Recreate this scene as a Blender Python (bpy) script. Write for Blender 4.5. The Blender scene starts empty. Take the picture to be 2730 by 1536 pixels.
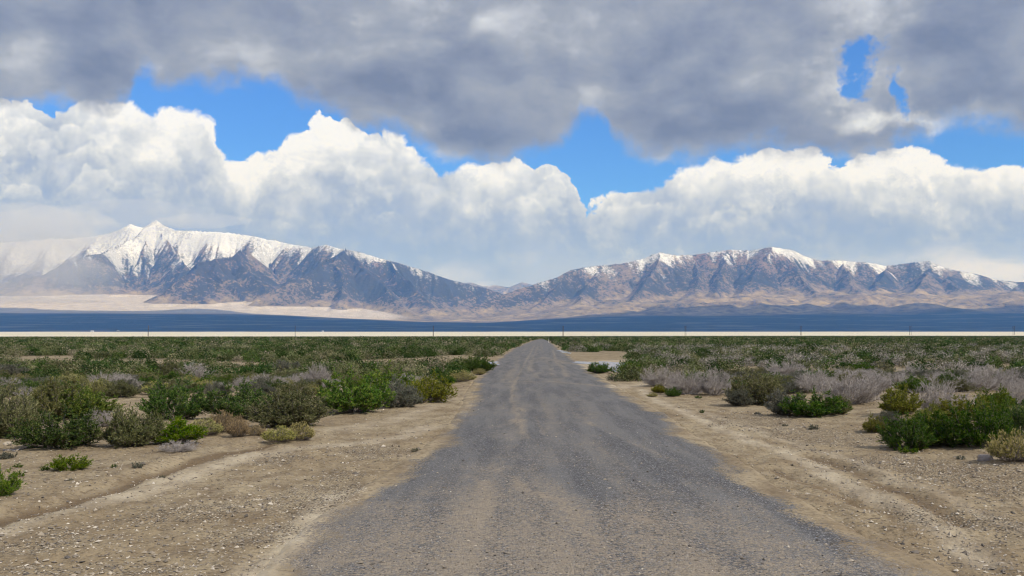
import bpy, math, random, time
import numpy as np
from mathutils import Vector, Matrix

T_START = time.time()
random.seed(7)
rng = np.random.default_rng(7)
scn = bpy.context.scene
COL = scn.collection
PI = math.pi

# ------------------------------------------------------------------ camera
# photograph: 2730 x 1536 px, focal length in px, eye height in metres, horizon row
PW, PH, FPX, EYE, HOR = 2730.0, 1536.0, 2650.0, 2.0, 892.0
PITCH = math.atan((HOR - PH / 2) / FPX)
cam_d = bpy.data.cameras.new("camera")
cam = bpy.data.objects.new("camera", cam_d)
COL.objects.link(cam)
cam.location = (0, 0, EYE)
cam.rotation_euler = (PI / 2 + PITCH, 0, 0)
cam_d.sensor_width = 36.0
cam_d.lens = 36.0 * FPX / PW
cam_d.clip_start = 0.1
cam_d.clip_end = 120000
scn.camera = cam


def ray(px, py):
    """world direction of a photograph pixel, scaled to y = 1"""
    u = (np.asarray(px, float) - PW / 2) / FPX
    v = (PH / 2 - np.asarray(py, float)) / FPX
    y = math.cos(PITCH) - v * math.sin(PITCH)
    z = math.sin(PITCH) + v * math.cos(PITCH)
    return u / y, z / y


def at(px, py, Y):
    """point at distance Y along the ray of a photograph pixel"""
    a, b = ray(px, py)
    return a * Y, Y, EYE + b * Y


def gpt(px, py):
    """where the ray of a pixel meets the flat ground"""
    a, b = ray(px, py)
    Y = -EYE / b
    return a * Y, Y


# ------------------------------------------------------------------ render settings
scn.view_settings.view_transform = 'Standard'
scn.view_settings.look = 'None'
scn.view_settings.exposure = 0.0
scn.view_settings.gamma = 1.0
scn.view_settings.use_curve_mapping = False
cy = scn.cycles
cy.use_denoising = True
cy.pixel_filter_type = 'BLACKMAN_HARRIS'
cy.filter_width = 1.15
cy.denoiser = 'OPENIMAGEDENOISE'
cy.denoising_input_passes = 'RGB_ALBEDO_NORMAL'
cy.denoising_prefilter = 'ACCURATE'
cy.use_adaptive_sampling = True
cy.adaptive_threshold = 0.015
cy.adaptive_min_samples = 12
cy.max_bounces = 6
cy.diffuse_bounces = 3
cy.glossy_bounces = 2
cy.transmission_bounces = 2
cy.transparent_max_bounces = 8
cy.volume_bounces = 2
cy.caustics_reflective = False
cy.caustics_refractive = False


# ------------------------------------------------------------------ node helper
class NT:
    def __init__(s, tree):
        s.t = tree
        s.N = tree.nodes
        s.L = tree.links

    def put(s, sock, v):
        if v is None:
            return
        if isinstance(v, bpy.types.NodeSocket):
            s.L.new(v, sock)
        elif isinstance(v, (tuple, list)):
            if len(v) == 3 and sock.type == 'RGBA':
                v = (*v, 1.0)
            sock.default_value = v
        else:
            if sock.type == 'VECTOR':
                v = (v, v, v)
            sock.default_value = v

    def n(s, kind, ins=None, **props):
        nd = s.N.new('ShaderNode' + kind)
        for k, v in props.items():
            setattr(nd, k, v)
        for k, v in (ins or {}).items():
            s.put(nd.inputs[k], v)
        return nd

    def m(s, op, a, b=None, c=None, clamp=False):
        nd = s.N.new('ShaderNodeMath')
        nd.operation = op
        nd.use_clamp = clamp
        for i, v in enumerate((a, b, c)):
            if v is not None:
                s.put(nd.inputs[i], v)
        return nd.outputs[0]

    def add(s, a, b): return s.m('ADD', a, b)
    def sub(s, a, b): return s.m('SUBTRACT', a, b)
    def mul(s, a, b): return s.m('MULTIPLY', a, b)
    def mad(s, a, b, c): return s.m('MULTIPLY_ADD', a, b, c)
    def mx(s, a, b): return s.m('MAXIMUM', a, b)
    def mn(s, a, b): return s.m('MINIMUM', a, b)

    def ss(s, x, lo, hi, a=0.0, b=1.0):
        nd = s.N.new('ShaderNodeMapRange')
        nd.interpolation_type = 'SMOOTHSTEP'
        for i, v in enumerate((x, lo, hi, a, b)):
            s.put(nd.inputs[i], v)
        return nd.outputs[0]

    def lin(s, x, lo, hi, a=0.0, b=1.0):
        nd = s.N.new('ShaderNodeMapRange')
        for i, v in enumerate((x, lo, hi, a, b)):
            s.put(nd.inputs[i], v)
        return nd.outputs[0]

    def mix(s, f, a, b, blend='MIX'):
        nd = s.N.new('ShaderNodeMix')
        nd.data_type = 'RGBA'
        nd.blend_type = blend
        s.put(nd.inputs[0], f)
        s.put(nd.inputs[6], a)
        s.put(nd.inputs[7], b)
        return nd.outputs[2]

    def vm(s, op, a, b=None, scale=None):
        nd = s.N.new('ShaderNodeVectorMath')
        nd.operation = op
        s.put(nd.inputs[0], a)
        if b is not None:
            s.put(nd.inputs[1], b)
        if scale is not None:
            s.put(nd.inputs['Scale'], scale)
        return nd.outputs[0]

    def xyz(s, x, y, z=0.0):
        return s.n('CombineXYZ', {'X': x, 'Y': y, 'Z': z}).outputs[0]

    def noise(s, vec, scale, detail=4, rough=0.5, lac=2.0, dist=0.0, col=False, dims='3D'):
        nd = s.n('TexNoise', {'Vector': vec, 'Scale': scale, 'Detail': detail, 'Roughness': rough,
                              'Lacunarity': lac, 'Distortion': dist}, noise_dimensions=dims)
        return nd.outputs[1 if col else 0]

    def voro(s, vec, scale, detail=0.0, rough=0.5, smooth=None, feature='F1', out=0, dims='3D', rnd=1.0):
        nd = s.N.new('ShaderNodeTexVoronoi')
        nd.voronoi_dimensions = dims
        nd.feature = feature
        nd.normalize = True if detail else False
        s.put(nd.inputs['Vector'], vec)
        s.put(nd.inputs['Scale'], scale)
        if 'Detail' in nd.inputs:
            s.put(nd.inputs['Detail'], detail)
            s.put(nd.inputs['Roughness'], rough)
        if smooth is not None:
            s.put(nd.inputs['Smoothness'], smooth)
        s.put(nd.inputs['Randomness'], rnd)
        return nd.outputs[out]

    def curve(s, x, pts, lo, hi):
        """piecewise curve through pts (x, y in 0..1) of a value in lo..hi"""
        f = s.lin(x, lo, hi)
        nd = s.N.new('ShaderNodeFloatCurve')
        mp = nd.mapping
        mp.extend = 'HORIZONTAL'
        c = mp.curves[0]
        q = [((a - lo) / (hi - lo), b) for a, b in pts]
        c.points[0].location = q[0]
        c.points[1].location = q[-1]
        for p in q[1:-1]:
            c.points.new(*p)
        for p in c.points:
            p.handle_type = 'AUTO_CLAMPED'
        mp.update()
        s.put(nd.inputs[1], f)
        return nd.outputs[0]


# ------------------------------------------------------------------ sun and sky
SUN_EL, SUN_AZ = math.radians(44), math.radians(52)      # height; angle to the right of straight behind the camera
to_sun = Vector((math.sin(SUN_AZ) * math.cos(SUN_EL), -math.cos(SUN_AZ) * math.cos(SUN_EL), math.sin(SUN_EL)))
sun_d = bpy.data.lights.new("sun", 'SUN')
sun_d.energy = 3.9
sun_d.angle = math.radians(0.7)
sun_d.color = (1.0, 0.95, 0.87)
sun = bpy.data.objects.new("sun", sun_d)
COL.objects.link(sun)
sun.location = (300, -300, 400)
sun.rotation_euler = to_sun.to_track_quat('Z', 'Y').to_euler()


def build_world():
    w = bpy.data.worlds.new("World")
    scn.world = w
    w.use_nodes = True
    t = NT(w.node_tree)
    t.N.clear()
    SKY = 0.1
    inv = 1.0 / SKY
    tc = t.n('TexCoord').outputs['Generated']
    sep = t.n('SeparateXYZ', {0: tc})
    X, Y, Z = sep.outputs
    az = t.m('ARCTAN2', X, Y)
    el = t.m('ARCSINE', Z)
    K = FPX / 1000.0
    U0 = t.mul(az, K)                     # compass angle to the right of the road, 1 unit = 21.6 degrees
    V0 = t.mul(el, K)                     # height above the horizon in the same unit

    def uv(px, py):                        # the same two angles for a spot read off the photograph
        a, b = ray(px, py)
        return math.atan(a) * K, math.atan(b / math.hypot(1, a)) * K

    def line(pts):                         # in units of 2576 px
        return [uv(px * 1.0598, py * 1.0598) for px, py in pts]

    nish = t.n('TexSky', sky_type='NISHITA', sun_disc=False, sun_elevation=SUN_EL,
               sun_rotation=PI - SUN_AZ, altitude=1500.0, air_density=1.0, dust_density=0.4, ozone_density=2.0).outputs[0]
    blue = t.mix(1.0, nish, (0.50, 0.92, 1.60), 'MULTIPLY')
    P = t.xyz(U0, V0, 0.0)
    D2 = dict(dims='2D')
    wv = t.vm('SUBTRACT', t.noise(P, 2.6, 2, 0.5, col=True, **D2), (0.5, 0.5, 0.5))
    Pw = t.vm('ADD', P, t.vm('SCALE', wv, scale=0.10))
    fv = t.vm('SUBTRACT', t.noise(P, 17.0, 4, 0.6, col=True, **D2), (0.5, 0.5, 0.5))
    Pf = t.vm('ADD', Pw, t.vm('SCALE', fv, scale=0.045))

    # ---- towering white clouds
    top = line([(-300, 235), (0, 245), (130, 240), (290, 243), (350, 262), (440, 278), (510, 290), (548, 330),
                (566, 372), (580, 402), (612, 418), (640, 405), (672, 385), (700, 372), (740, 345), (796, 318), (812, 292), (870, 308),
                (960, 320), (1010, 345), (1060, 375), (1110, 392), (1180, 395), (1260, 398), (1350, 408), (1400, 425),
                (1440, 460), (1468, 498), (1500, 495), (1540, 478), (1600, 458), (1640, 438), (1720, 408), (1780, 392), (1880, 372),
                (1930, 358), (2000, 370), (2060, 384), (2110, 394), (2200, 384), (2300, 366), (2330, 388), (2420, 398),
                (2490, 408), (2560, 404), (2900, 400)])
    swU = t.n('SeparateXYZ', {0: Pf}).outputs
    TOP = t.curve(swU[0], top, -1.75, 1.75)

    g = bpy.data.node_groups.new("billow", 'ShaderNodeTree')
    g.interface.new_socket("P", in_out='INPUT', socket_type='NodeSocketVector')
    g.interface.new_socket("H", in_out='OUTPUT', socket_type='NodeSocketFloat')
    gt = NT(g)
    gi, go = g.nodes.new('NodeGroupInput'), g.nodes.new('NodeGroupOutput')
    p = gi.outputs[0]
    w1 = gt.vm('SUBTRACT', gt.noise(p, 8.0, 4, 0.55, col=True, **D2), (0.5, 0.5, 0.5))
    p1 = gt.vm('ADD', p, gt.vm('SCALE', w1, scale=0.075))
    a = gt.sub(1.0, gt.voro(p1, 6.0, **D2))
    b = gt.sub(1.0, gt.voro(p1, 15.0, **D2))
    c = gt.sub(1.0, gt.voro(p1, 37.0, **D2))
    f_ = gt.sub(1.0, gt.voro(p1, 84.0, **D2))
    h = gt.mad(a, 0.60, gt.mad(b, 0.25, gt.mad(c, 0.10, gt.mul(f_, 0.05))))       # rounded heads, about 0.35 .. 0.85
    g.links.new(h, go.inputs[0])

    def billow(v):
        nd = t.N.new('ShaderNodeGroup')
        nd.node_tree = g
        t.put(nd.inputs[0], v)
        return nd.outputs[0]

    big = t.noise(t.vm('MULTIPLY', P, (1.0, 1.5, 1.0)), 2.4, 3, 0.5, **D2)
    soft = t.noise(P, 1.9, 1, 0.5, **D2)
    body = t.ss(V0, 0.12, 0.50, 0.50, 0.80)
    cumC, cum = None, None
    # heads one behind the other, the far ones highest
    for k, (off, amp, shift) in enumerate(((0.0, 0.13, (0, 0, 0)), (0.055, 0.26, (3.1, 1.7, 0)), (0.125, 0.34, (7.3, 4.2, 0)),
                                           (0.21, 0.38, (11.9, 2.6, 0)), (0.30, 0.36, (17.2, 9.1, 0)))):
        Pb = t.vm('ADD', P, t.vm('SCALE', fv, scale=0.045))
        H = billow(t.vm('ADD', Pb, shift) if k else Pb)
        dk = t.mad(t.sub(H, 0.62), amp, t.sub(t.sub(TOP, V0), off))
        w_ = t.ss(soft, 0.34, 0.70, 0.005 if k == 0 else 0.016 + 0.008 * k, 0.022 + 0.022 * k)
        al = t.ss(dk, 0.0, w_)
        if k:
            al = t.mul(al, t.ss(big, 0.36, 0.52, 1.0, 0.25 + 0.05 * k))
        rim = t.ss(dk, 0.0, 0.13)
        lum = t.add(t.mad(rim, -0.38 - 0.03 * k, 1.12 - 0.05 * k), t.mul(t.sub(big, 0.5), 1.0))
        lum = t.sub(lum, t.ss(dk, 0.0, 0.03, 0.0, 0.10))
        lum = t.add(lum, t.mul(t.sub(H, 0.62), 1.05))
        lum = t.sub(lum, t.ss(t.mad(t.sub(big, 0.5), -0.3, V0), 0.44, 0.10, 0.0, 0.46))
        if k == 0:
            cum, cumL = al, lum
        else:
            cumL = t.mad(al, t.sub(lum, cumL), cumL)
    tx = t.noise(Pw, 21.0, 5, 0.62, **D2)
    cumL = t.mad(t.sub(tx, 0.5), 0.60, cumL)
    ramp = t.n('ValToRGB', {0: cumL})
    cr = ramp.color_ramp
    cr.elements[0].position, cr.elements[0].color = 0.25, (0.34, 0.41, 0.58, 1)
    cr.elements[1].position, cr.elements[1].color = 1.0, (0.96, 0.98, 1.0, 1)
    for pos, cc in ((0.45, (0.42, 0.48, 0.60)), (0.62, (0.56, 0.61, 0.69)), (0.80, (0.72, 0.76, 0.81))):
        el_ = cr.elements.new(pos)
        el_.color = (*cc, 1)
    cumC = ramp.outputs[0]

    # ---- low grey streaks behind the mountains
    st = t.noise(t.vm('MULTIPLY', Pw, (1.0, 3.2, 1.0)), 3.4, 5, 0.55, **D2)
    lowC = t.mix(t.ss(st, 0.36, 0.66), (0.50, 0.56, 0.70), (0.90, 0.90, 0.92))
    lowM = t.mul(t.ss(t.mad(t.sub(big, 0.5), 0.25, V0), 0.25, 0.13), 0.85)
    lowC = t.mix(t.ss(V0, 0.02, -0.05), lowC, (0.35, 0.36, 0.38))

    # ---- dark deck
    bot = line([(-300, 270), (0, 272), (100, 276), (200, 268), (290, 258), (322, 222), (345, 192), (400, 206), (470, 203), (560, 211), (650, 200),
                (720, 220), (790, 250), (850, 280), (900, 310), (1000, 344), (1060, 374), (1120, 402), (1200, 408), (1300, 396),
                (1370, 362), (1430, 318), (1465, 280), (1500, 294), (1530, 350), (1600, 378), (1700, 402), (1800, 388), (1900, 374),
                (2000, 372), (2100, 402), (2180, 402), (2230, 374), (2330, 340), (2420, 316), (2500, 310), (2600, 336), (2900, 330)])
    dn = t.noise(P, 10.0, 5, 0.6, **D2)
    BOT = t.curve(swU[0], bot, -1.75, 1.75)
    over = t.sub(V0, BOT)
    dd = t.mad(t.sub(dn, 0.5), 0.12, over)
    hn = t.noise(P, 7.0, 4, 0.6, col=True, **D2)
    Ph = t.vm('ADD', P, t.vm('SCALE', t.vm('SUBTRACT', hn, (0.5, 0.5, 0.5)), scale=0.15))

    def hole(px, py, rx, ry):
        cu, cv = uv(px, py)
        q = t.vm('MULTIPLY', t.vm('SUBTRACT', Ph, (cu, cv, 0.0)), (1000.0 / rx, 1000.0 / ry, 0.0))
        return t.sub(1.0, t.n('VectorMath', {0: q}, operation='LENGTH').outputs['Value'])    # > 0 inside

    hl = t.mx(hole(2290, 160, 60, 46), t.mx(hole(2300, 205, 34, 40), hole(2402, 255, 24, 60)))
    rg = t.noise(P, 22.0, 5, 0.68, **D2)
    hl = t.mad(t.sub(rg, 0.5), 1.5, t.mad(t.sub(dn, 0.5), 1.4, hl))
    openM = t.ss(hl, -0.22, 0.62)
    deck = t.mul(t.ss(dd, -0.03, 0.042), t.sub(1.0, openM))
    thin = t.mx(t.ss(dd, 0.10, -0.02), t.ss(hl, -1.7, 0.0, 0.0, 0.6))
    Pd = t.vm('MULTIPLY', t.vm('ADD', Pw, (4.0, 2.0, 0.0)), (0.75, 1.5, 1.0))
    bs = t.noise(Pd, 3.0, 6, 0.54, **D2)
    bs2 = t.noise(t.vm('ADD', Pd, (0.03, 0.12, 0.0)), 3.0, 6, 0.54, **D2)
    dl = t.add(t.mul(t.sub(bs, bs2), 0.90), t.mad(t.sub(bs, 0.5), 0.40, 0.37))
    dl = t.add(dl, t.mul(t.sub(dn, 0.5), 0.26))
    HB = billow(t.vm('MULTIPLY', t.vm('ADD', Pw, (5.3, 8.1, 0.0)), (0.55, 0.85, 1.0)))
    dl = t.add(dl, t.mul(t.sub(HB, 0.62), 0.50))
    dl = t.add(dl, t.ss(V0, 0.5, 0.9, -0.04, 0.10))
    dl = t.add(dl, t.mul(thin, 0.26))

    def patch(px, py, rx, ry, gain):
        cu, cv = uv(px, py)
        q = t.vm('MULTIPLY', t.vm('SUBTRACT', Ph, (cu, cv, 0.0)), (1000.0 / rx, 1000.0 / ry, 0.0))
        ln = t.n('VectorMath', {0: q}, operation='LENGTH').outputs['Value']
        return t.ss(ln, 1.35, 0.0, 0.0, gain)

    for a_ in ((1420, 60, 420, 130, 0.16), (2240, 190, 230, 170, 0.20), (1180, 290, 170, 80, 0.13), (100, 150, 70, 90, 0.24), (2420, 320, 210, 42, 0.52),
               (2280, 310, 70, 60, 0.30), (1950, 300, 330, 80, -0.18), (2560, 260, 260, 60, -0.08), (1180, 365, 170, 45, -0.14), (300, 190, 330, 70, -0.12)):
        dl = t.add(dl, patch(*a_))
    dr = t.n('ValToRGB', {0: dl})
    cr = dr.color_ramp
    cr.elements[0].position, cr.elements[0].color = 0.08, (0.185, 0.20, 0.262, 1)
    cr.elements[1].position, cr.elements[1].color = 1.0, (0.80, 0.83, 0.88, 1)
    for pos, cc in ((0.36, (0.262, 0.28, 0.345)), (0.58, (0.355, 0.372, 0.415)), (0.78, (0.53, 0.55, 0.60))):
        el_ = cr.elements.new(pos)
        el_.color = (*cc, 1)
    deckC = dr.outputs[0]

    # overhead and behind: the deck breaks up into bright cloud with the sun shining through
    brk = t.ss(V0, 1.1, 1.9)
    hi_n = t.noise(tc, 2.2, 6, 0.55)
    hiC = t.mix(t.ss(hi_n, 0.40, 0.58), t.vm('SCALE', blue, scale=SKY), (0.86, 0.88, 0.92))

    c0 = t.vm('SCALE', blue, scale=SKY)
    c1 = t.mix(cum, c0, cumC)
    c1 = t.mix(lowM, c1, lowC)
    c1 = t.mix(1.0, c1, (1.02, 1.02, 1.06), 'MULTIPLY')
    c2 = t.mix(deck, c1, deckC)
    c3 = t.mix(brk, c2, hiC)
    c3 = t.vm('SCALE', c3, scale=inv)
    bg = t.n('Background', {0: c3, 1: SKY})
    out = t.n('OutputWorld', {0: bg.outputs[0]})
    w.cycles.sampling_method = 'MANUAL'
    w.cycles.sample_map_resolution = 512


build_world()


# ------------------------------------------------------------------ numeric noise
def h01(ix, iy, seed):
    n = (ix.astype(np.int64) * 374761393 + iy.astype(np.int64) * 668265263 + seed * 974634721) & 0xFFFFFFFF
    n = ((n ^ (n >> 13)) * 1274126177) & 0xFFFFFFFF
    return ((n ^ (n >> 16)) & 0xFFFF).astype(np.float32) / 65535.0


def vnoise(x, y, seed=0):
    ix, iy = np.floor(x), np.floor(y)
    fx, fy = (x - ix).astype(np.float32), (y - iy).astype(np.float32)
    fx = fx * fx * (3 - 2 * fx)
    fy = fy * fy * (3 - 2 * fy)
    a, b = h01(ix, iy, seed), h01(ix + 1, iy, seed)
    c, d = h01(ix, iy + 1, seed), h01(ix + 1, iy + 1, seed)
    return (a + (b - a) * fx) * (1 - fy) + (c + (d - c) * fx) * fy - 0.5


def fbm(x, y, oct=4, seed=0, gain=0.5):
    s, a = 0.0, 1.0
    for o in range(oct):
        s = s + a * vnoise(x, y, seed + o * 17)
        x, y, a = x * 2.03 + 11.3, y * 2.03 - 7.1, a * gain
    return s


def smooth(x, lo, hi):
    t = np.clip((x - lo) / (hi - lo), 0, 1)
    return t * t * (3 - 2 * t)


def seg_dist(x, y, pts):
    """distance to a polyline of (x, y, value): distance and the value at the nearest point"""
    best = np.full(np.shape(x), 1e9, np.float32)
    val = np.zeros(np.shape(x), np.float32)
    for (x0, y0, v0), (x1, y1, v1) in zip(pts[:-1], pts[1:]):
        dx, dy = x1 - x0, y1 - y0
        t = np.clip(((x - x0) * dx + (y - y0) * dy) / (dx * dx + dy * dy + 1e-9), 0, 1)
        d = np.hypot(x - x0 - t * dx, y - y0 - t * dy)
        k = d < best
        best = np.where(k, d, best)
        val = np.where(k, v0 + t * (v1 - v0), val)
    return best, val


def grid_mesh(name, X, Y, Z, attrs=None, mat=None, keep=None, smooth_faces=True):
    """a sheet from 2-D arrays of coordinates"""
    r, c = X.shape
    co = np.stack([X, Y, Z], -1).reshape(-1, 3).astype(np.float32)
    i = np.arange(r * c).reshape(r, c)
    q = np.stack([i[:-1, :-1], i[:-1, 1:], i[1:, 1:], i[1:, :-1]], -1).reshape(-1, 4)
    if keep is not None:
        q = q[keep.reshape(-1)]
    return raw_mesh(name, co, q, attrs, mat, smooth_faces)


def raw_mesh(name, co, faces, attrs=None, mat=None, smooth_faces=False):
    n = faces.shape[1]
    me = bpy.data.meshes.new(name)
    me.vertices.add(len(co))
    me.vertices.foreach_set('co', np.ascontiguousarray(co, np.float32).ravel())
    me.loops.add(faces.size)
    me.loops.foreach_set('vertex_index', np.ascontiguousarray(faces, np.int32).ravel())
    me.polygons.add(len(faces))
    me.polygons.foreach_set('loop_start', np.arange(0, faces.size, n, dtype=np.int32))
    me.polygons.foreach_set('use_smooth', np.full(len(faces), smooth_faces))
    for k, v in (attrs or {}).items():
        v = np.asarray(v, np.float32)
        if v.size == len(co):
            me.attributes.new(k, 'FLOAT', 'POINT').data.foreach_set('value', v.ravel())
        else:
            me.attributes.new(k, 'FLOAT', 'FACE').data.foreach_set('value', v.ravel())
    me.update(calc_edges=True)
    if mat is not None:
        me.materials.append(mat)
    return me


def link(name, data, parent=None, **props):
    o = bpy.data.objects.new(name, data)
    COL.objects.link(o)
    if parent is not None:
        o.parent = parent
    for k, v in props.items():
        o[k] = v
    return o


def new_mat(name):
    m = bpy.data.materials.new(name)
    m.use_nodes = True
    t = NT(m.node_tree)
    t.N.clear()
    return m, t


def finish(t, color, rough=0.9, normal=None, spec=0.2):
    b = t.n('BsdfPrincipled', {'Base Color': color, 'Roughness': rough, 'Specular IOR Level': spec})
    if normal is not None:
        t.put(b.inputs['Normal'], normal)
    t.n('OutputMaterial', {0: b.outputs[0]})
    return b


# ------------------------------------------------------------------ mountains
def erode(x, y, dx, dy, seed):
    """gully noise that runs along the direction at right angles to (dx, dy)"""
    ix, iy = np.floor(x), np.floor(y)
    fx, fy = (x - ix).astype(np.float32), (y - iy).astype(np.float32)
    va = np.zeros(x.shape, np.float32)
    gx, gy, wt = va.copy(), va.copy(), va.copy()
    for i in (-1, 0, 1, 2):
        for j in (-1, 0, 1, 2):
            hx = h01(ix + i, iy + j, seed) * 0.8
            hy = h01(ix + i, iy + j, seed + 5) * 0.8
            px, py = fx - i - hx + 0.4, fy - j - hy + 0.4
            w = np.exp(-(px * px + py * py) * 2.0)
            ph = (px * dx + py * dy) * 6.2831
            wt += w
            va += np.cos(ph) * w
            s = -np.sin(ph) * w
            gx += s * dx
            gy += s * dy
    return va / wt, gx / wt, gy / wt


def mountain_material():
    m, t = new_mat("mountain_slopes")
    geo = t.n('NewGeometry')
    pos = geo.outputs['Position']
    sn = t.n('Attribute', attribute_name='snow').outputs['Fac']
    veg = t.n('Attribute', attribute_name='veg').outputs['Fac']
    fan = t.n('Attribute', attribute_name='fan').outputs['Fac']
    red = t.n('Attribute', attribute_name='red').outputs['Fac']
    big = t.noise(pos, 0.0016, 4, 0.55)
    mid = t.noise(pos, 0.008, 4, 0.6)
    finen = t.noise(pos, 0.03, 4, 0.65)
    soil = t.mix(t.ss(big, 0.38, 0.62), (0.39, 0.305, 0.175), (0.24, 0.19, 0.12))
    soil = t.mix(t.ss(mid, 0.35, 0.7), soil, (0.165, 0.13, 0.10))
    soil = t.mix(t.mul(red, 0.75), soil, (0.33, 0.185, 0.115))
    rock = t.mix(t.ss(finen, 0.3, 0.7), (0.12, 0.095, 0.09), (0.23, 0.18, 0.15))
    col = t.mix(t.ss(t.mad(t.sub(mid, 0.5), 0.9, veg), 0.30, 0.75, 0.0, 0.65), soil, rock)
    # scattered junipers and mountain brush
    tr = t.noise(pos, 0.021, 3, 0.7)
    tr2 = t.noise(pos, 0.05, 2, 0.6)
    thr = t.mad(veg, -0.24, 0.685)
    dots = t.ss(t.sub(t.add(t.mad(t.sub(tr2, 0.5), 0.55, t.mad(t.sub(mid, 0.5), 0.55, tr)), t.mul(t.sub(big, 0.5), 0.75)), thr), -0.02, 0.05)
    col = t.mix(t.mul(dots, 0.88), col, (0.050, 0.052, 0.045))
    fanC = t.mix(t.ss(mid, 0.3, 0.7), (0.56, 0.50, 0.43), (0.44, 0.385, 0.32))
    band = t.noise(t.vm('MULTIPLY', pos, (0.35, 1.0, 1.0)), 0.0042, 5, 0.6)
    sage = t.mix(t.ss(finen, 0.3, 0.7), (0.028, 0.032, 0.027), (0.055, 0.055, 0.042))
    sage = t.mix(t.ss(band, 0.50, 0.66, 0.0, 0.8), sage, (0.17, 0.155, 0.115))
    col = t.mix(t.ss(t.mad(t.sub(mid, 0.5), 0.35, fan), 0.40, 0.62), col, fanC)
    col = t.mix(t.n('Attribute', attribute_name='sage').outputs['Fac'], col, sage)
    s2 = t.ss(t.add(sn, t.mad(t.sub(finen, 0.5), 1.5, t.mul(t.sub(mid, 0.5), 1.3))), 0.26, 0.92)
    s2 = t.mul(s2, t.mad(dots, -0.35, 1.0))
    col = t.mix(s2, col, (0.74, 0.75, 0.78))
    bump = t.n('Bump', {'Strength': 0.9, 'Distance': 14.0, 'Height': t.mad(finen, 1.0, t.mul(mid, 2.0))})
    finish(t, col, 0.95, bump.outputs[0], 0.05)
    return m


def ridge(*pts):
    """crest traced in the photograph (units of 2576 px) with a distance in km for each point"""
    out = []
    for px, py, km in pts:
        x, y, z = at(px * 1.0598, py * 1.0598, km * 1000.0)
        out.append((x, y, z))
    return out


RIDGES = [
    ridge((-420, 690, 17), (-250, 645, 17.4), (-100, 612, 17.5), (60, 606, 17.5), (180, 600, 17.5), (260, 590, 17.5), (300, 577, 17.5), (330, 562, 17.5), (358, 571, 17.5), (392, 552, 17.4), (412, 566, 17.4), (440, 577, 17.4), (520, 581, 17.3), (610, 589, 17.2), (680, 604, 17.0), (740, 618, 16.8), (790, 623, 16.5), (830, 617, 16.2), (860, 624, 16.1), (880, 628, 16.0),
          (920, 636, 16.1), (980, 655, 16.2), (1040, 673, 16.3), (1090, 690, 16.3), (1130, 702, 16.4), (1200, 720, 16.5), (1270, 742, 16.6)),
    ridge((392, 562, 17.4), (340, 600, 17.0), (300, 618, 16.6), (240, 640, 16.2), (170, 656, 15.8), (110, 685, 15.4), (40, 706, 15.2), (-80, 742, 15.0)),
    ridge((392, 562, 17.4), (430, 620, 16.8), (470, 662, 16.2), (505, 705, 15.7)),
    ridge((330, 566, 17.4), (280, 608, 17.2), (200, 645, 17.0), (110, 672, 16.8), (20, 700, 16.6)),
    ridge((680, 606, 17.0), (640, 628, 16.3), (590, 639, 15.5), (540, 656, 15.1), (500, 668, 14.9), (450, 698, 14.5), (392, 742, 14.2)),
    ridge((590, 640, 15.5), (640, 690, 15.0), (668, 724, 14.7)),
    ridge((880, 629, 16.0), (840, 650, 15.4), (780, 681, 14.9), (700, 713, 14.5), (640, 753, 14.1)),
    ridge((880, 629, 16.0), (912, 668, 15.4), (952, 704, 15.0), (1000, 752, 14.4), (1050, 795, 13.9)),
    ridge((840, 651, 15.4), (862, 700, 14.8), (850, 760, 14.2)),
    ridge((980, 656, 16.2), (1040, 722, 15.4), (1086, 772, 14.6)),
    ridge((1095, 802, 13.9), (1200, 766, 14.6), (1300, 729, 15.2), (1400, 700, 15.7), (1440, 681, 16.0), (1500, 668, 16.3), (1560, 665, 16.5), (1620, 650, 16.6),
          (1655, 637, 16.6), (1700, 643, 16.8), (1740, 640, 17.0), (1800, 632, 17.0), (1840, 627, 17.0), (1880, 632, 17.0), (1935, 623, 16.8), (1990, 630, 17.0),
          (2030, 645, 17.1), (2070, 658, 17.2), (2120, 656, 17.3), (2180, 660, 17.4), (2230, 668, 17.4), (2290, 660, 17.3), (2330, 654, 17.2), (2370, 672, 17.2),
          (2430, 685, 17.3), (2500, 703, 17.4), (2600, 710, 17.4), (2800, 722, 17.4), (3000, 730, 17.4)),
    ridge((1925, 632, 16.75), (1898, 682, 16.0), (1872, 722, 15.4), (1850, 762, 14.6)),
    ridge((1940, 632, 16.7), (2000, 692, 15.9), (2040, 732, 15.2), (2052, 770, 14.5)),
    ridge((2332, 664, 17.0), (2330, 692, 16.2), (2300, 722, 15.6), (2280, 754, 14.9)),
    ridge((2332, 668, 17.0), (2400, 722, 15.8), (2450, 757, 15.0)),
    ridge((1655, 641, 16.5), (1640, 692, 15.8), (1620, 732, 15.1), (1600, 772, 14.4)),
    ridge((1500, 671, 16.2), (1480, 717, 15.4), (1470, 757, 14.7), (1450, 790, 14.1)),
    ridge((1745, 646, 16.9), (1752, 702, 16.0), (1740, 752, 15.0)),
    ridge((2120, 661, 17.2), (2132, 702, 16.2), (2150, 742, 15.4)),
    ridge((1400, 702, 15.7), (1370, 742, 15.0), (1330, 776, 14.3)),
    ridge((2560, 714, 17.3), (2540, 742, 16.0), (2520, 762, 15.2)),
    ridge((2230, 672, 17.3), (2225, 715, 16.3), (2200, 755, 15.3)),
    ridge((1830, 632, 16.9), (1810, 690, 16.1), (1800, 740, 15.2)),
]
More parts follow.
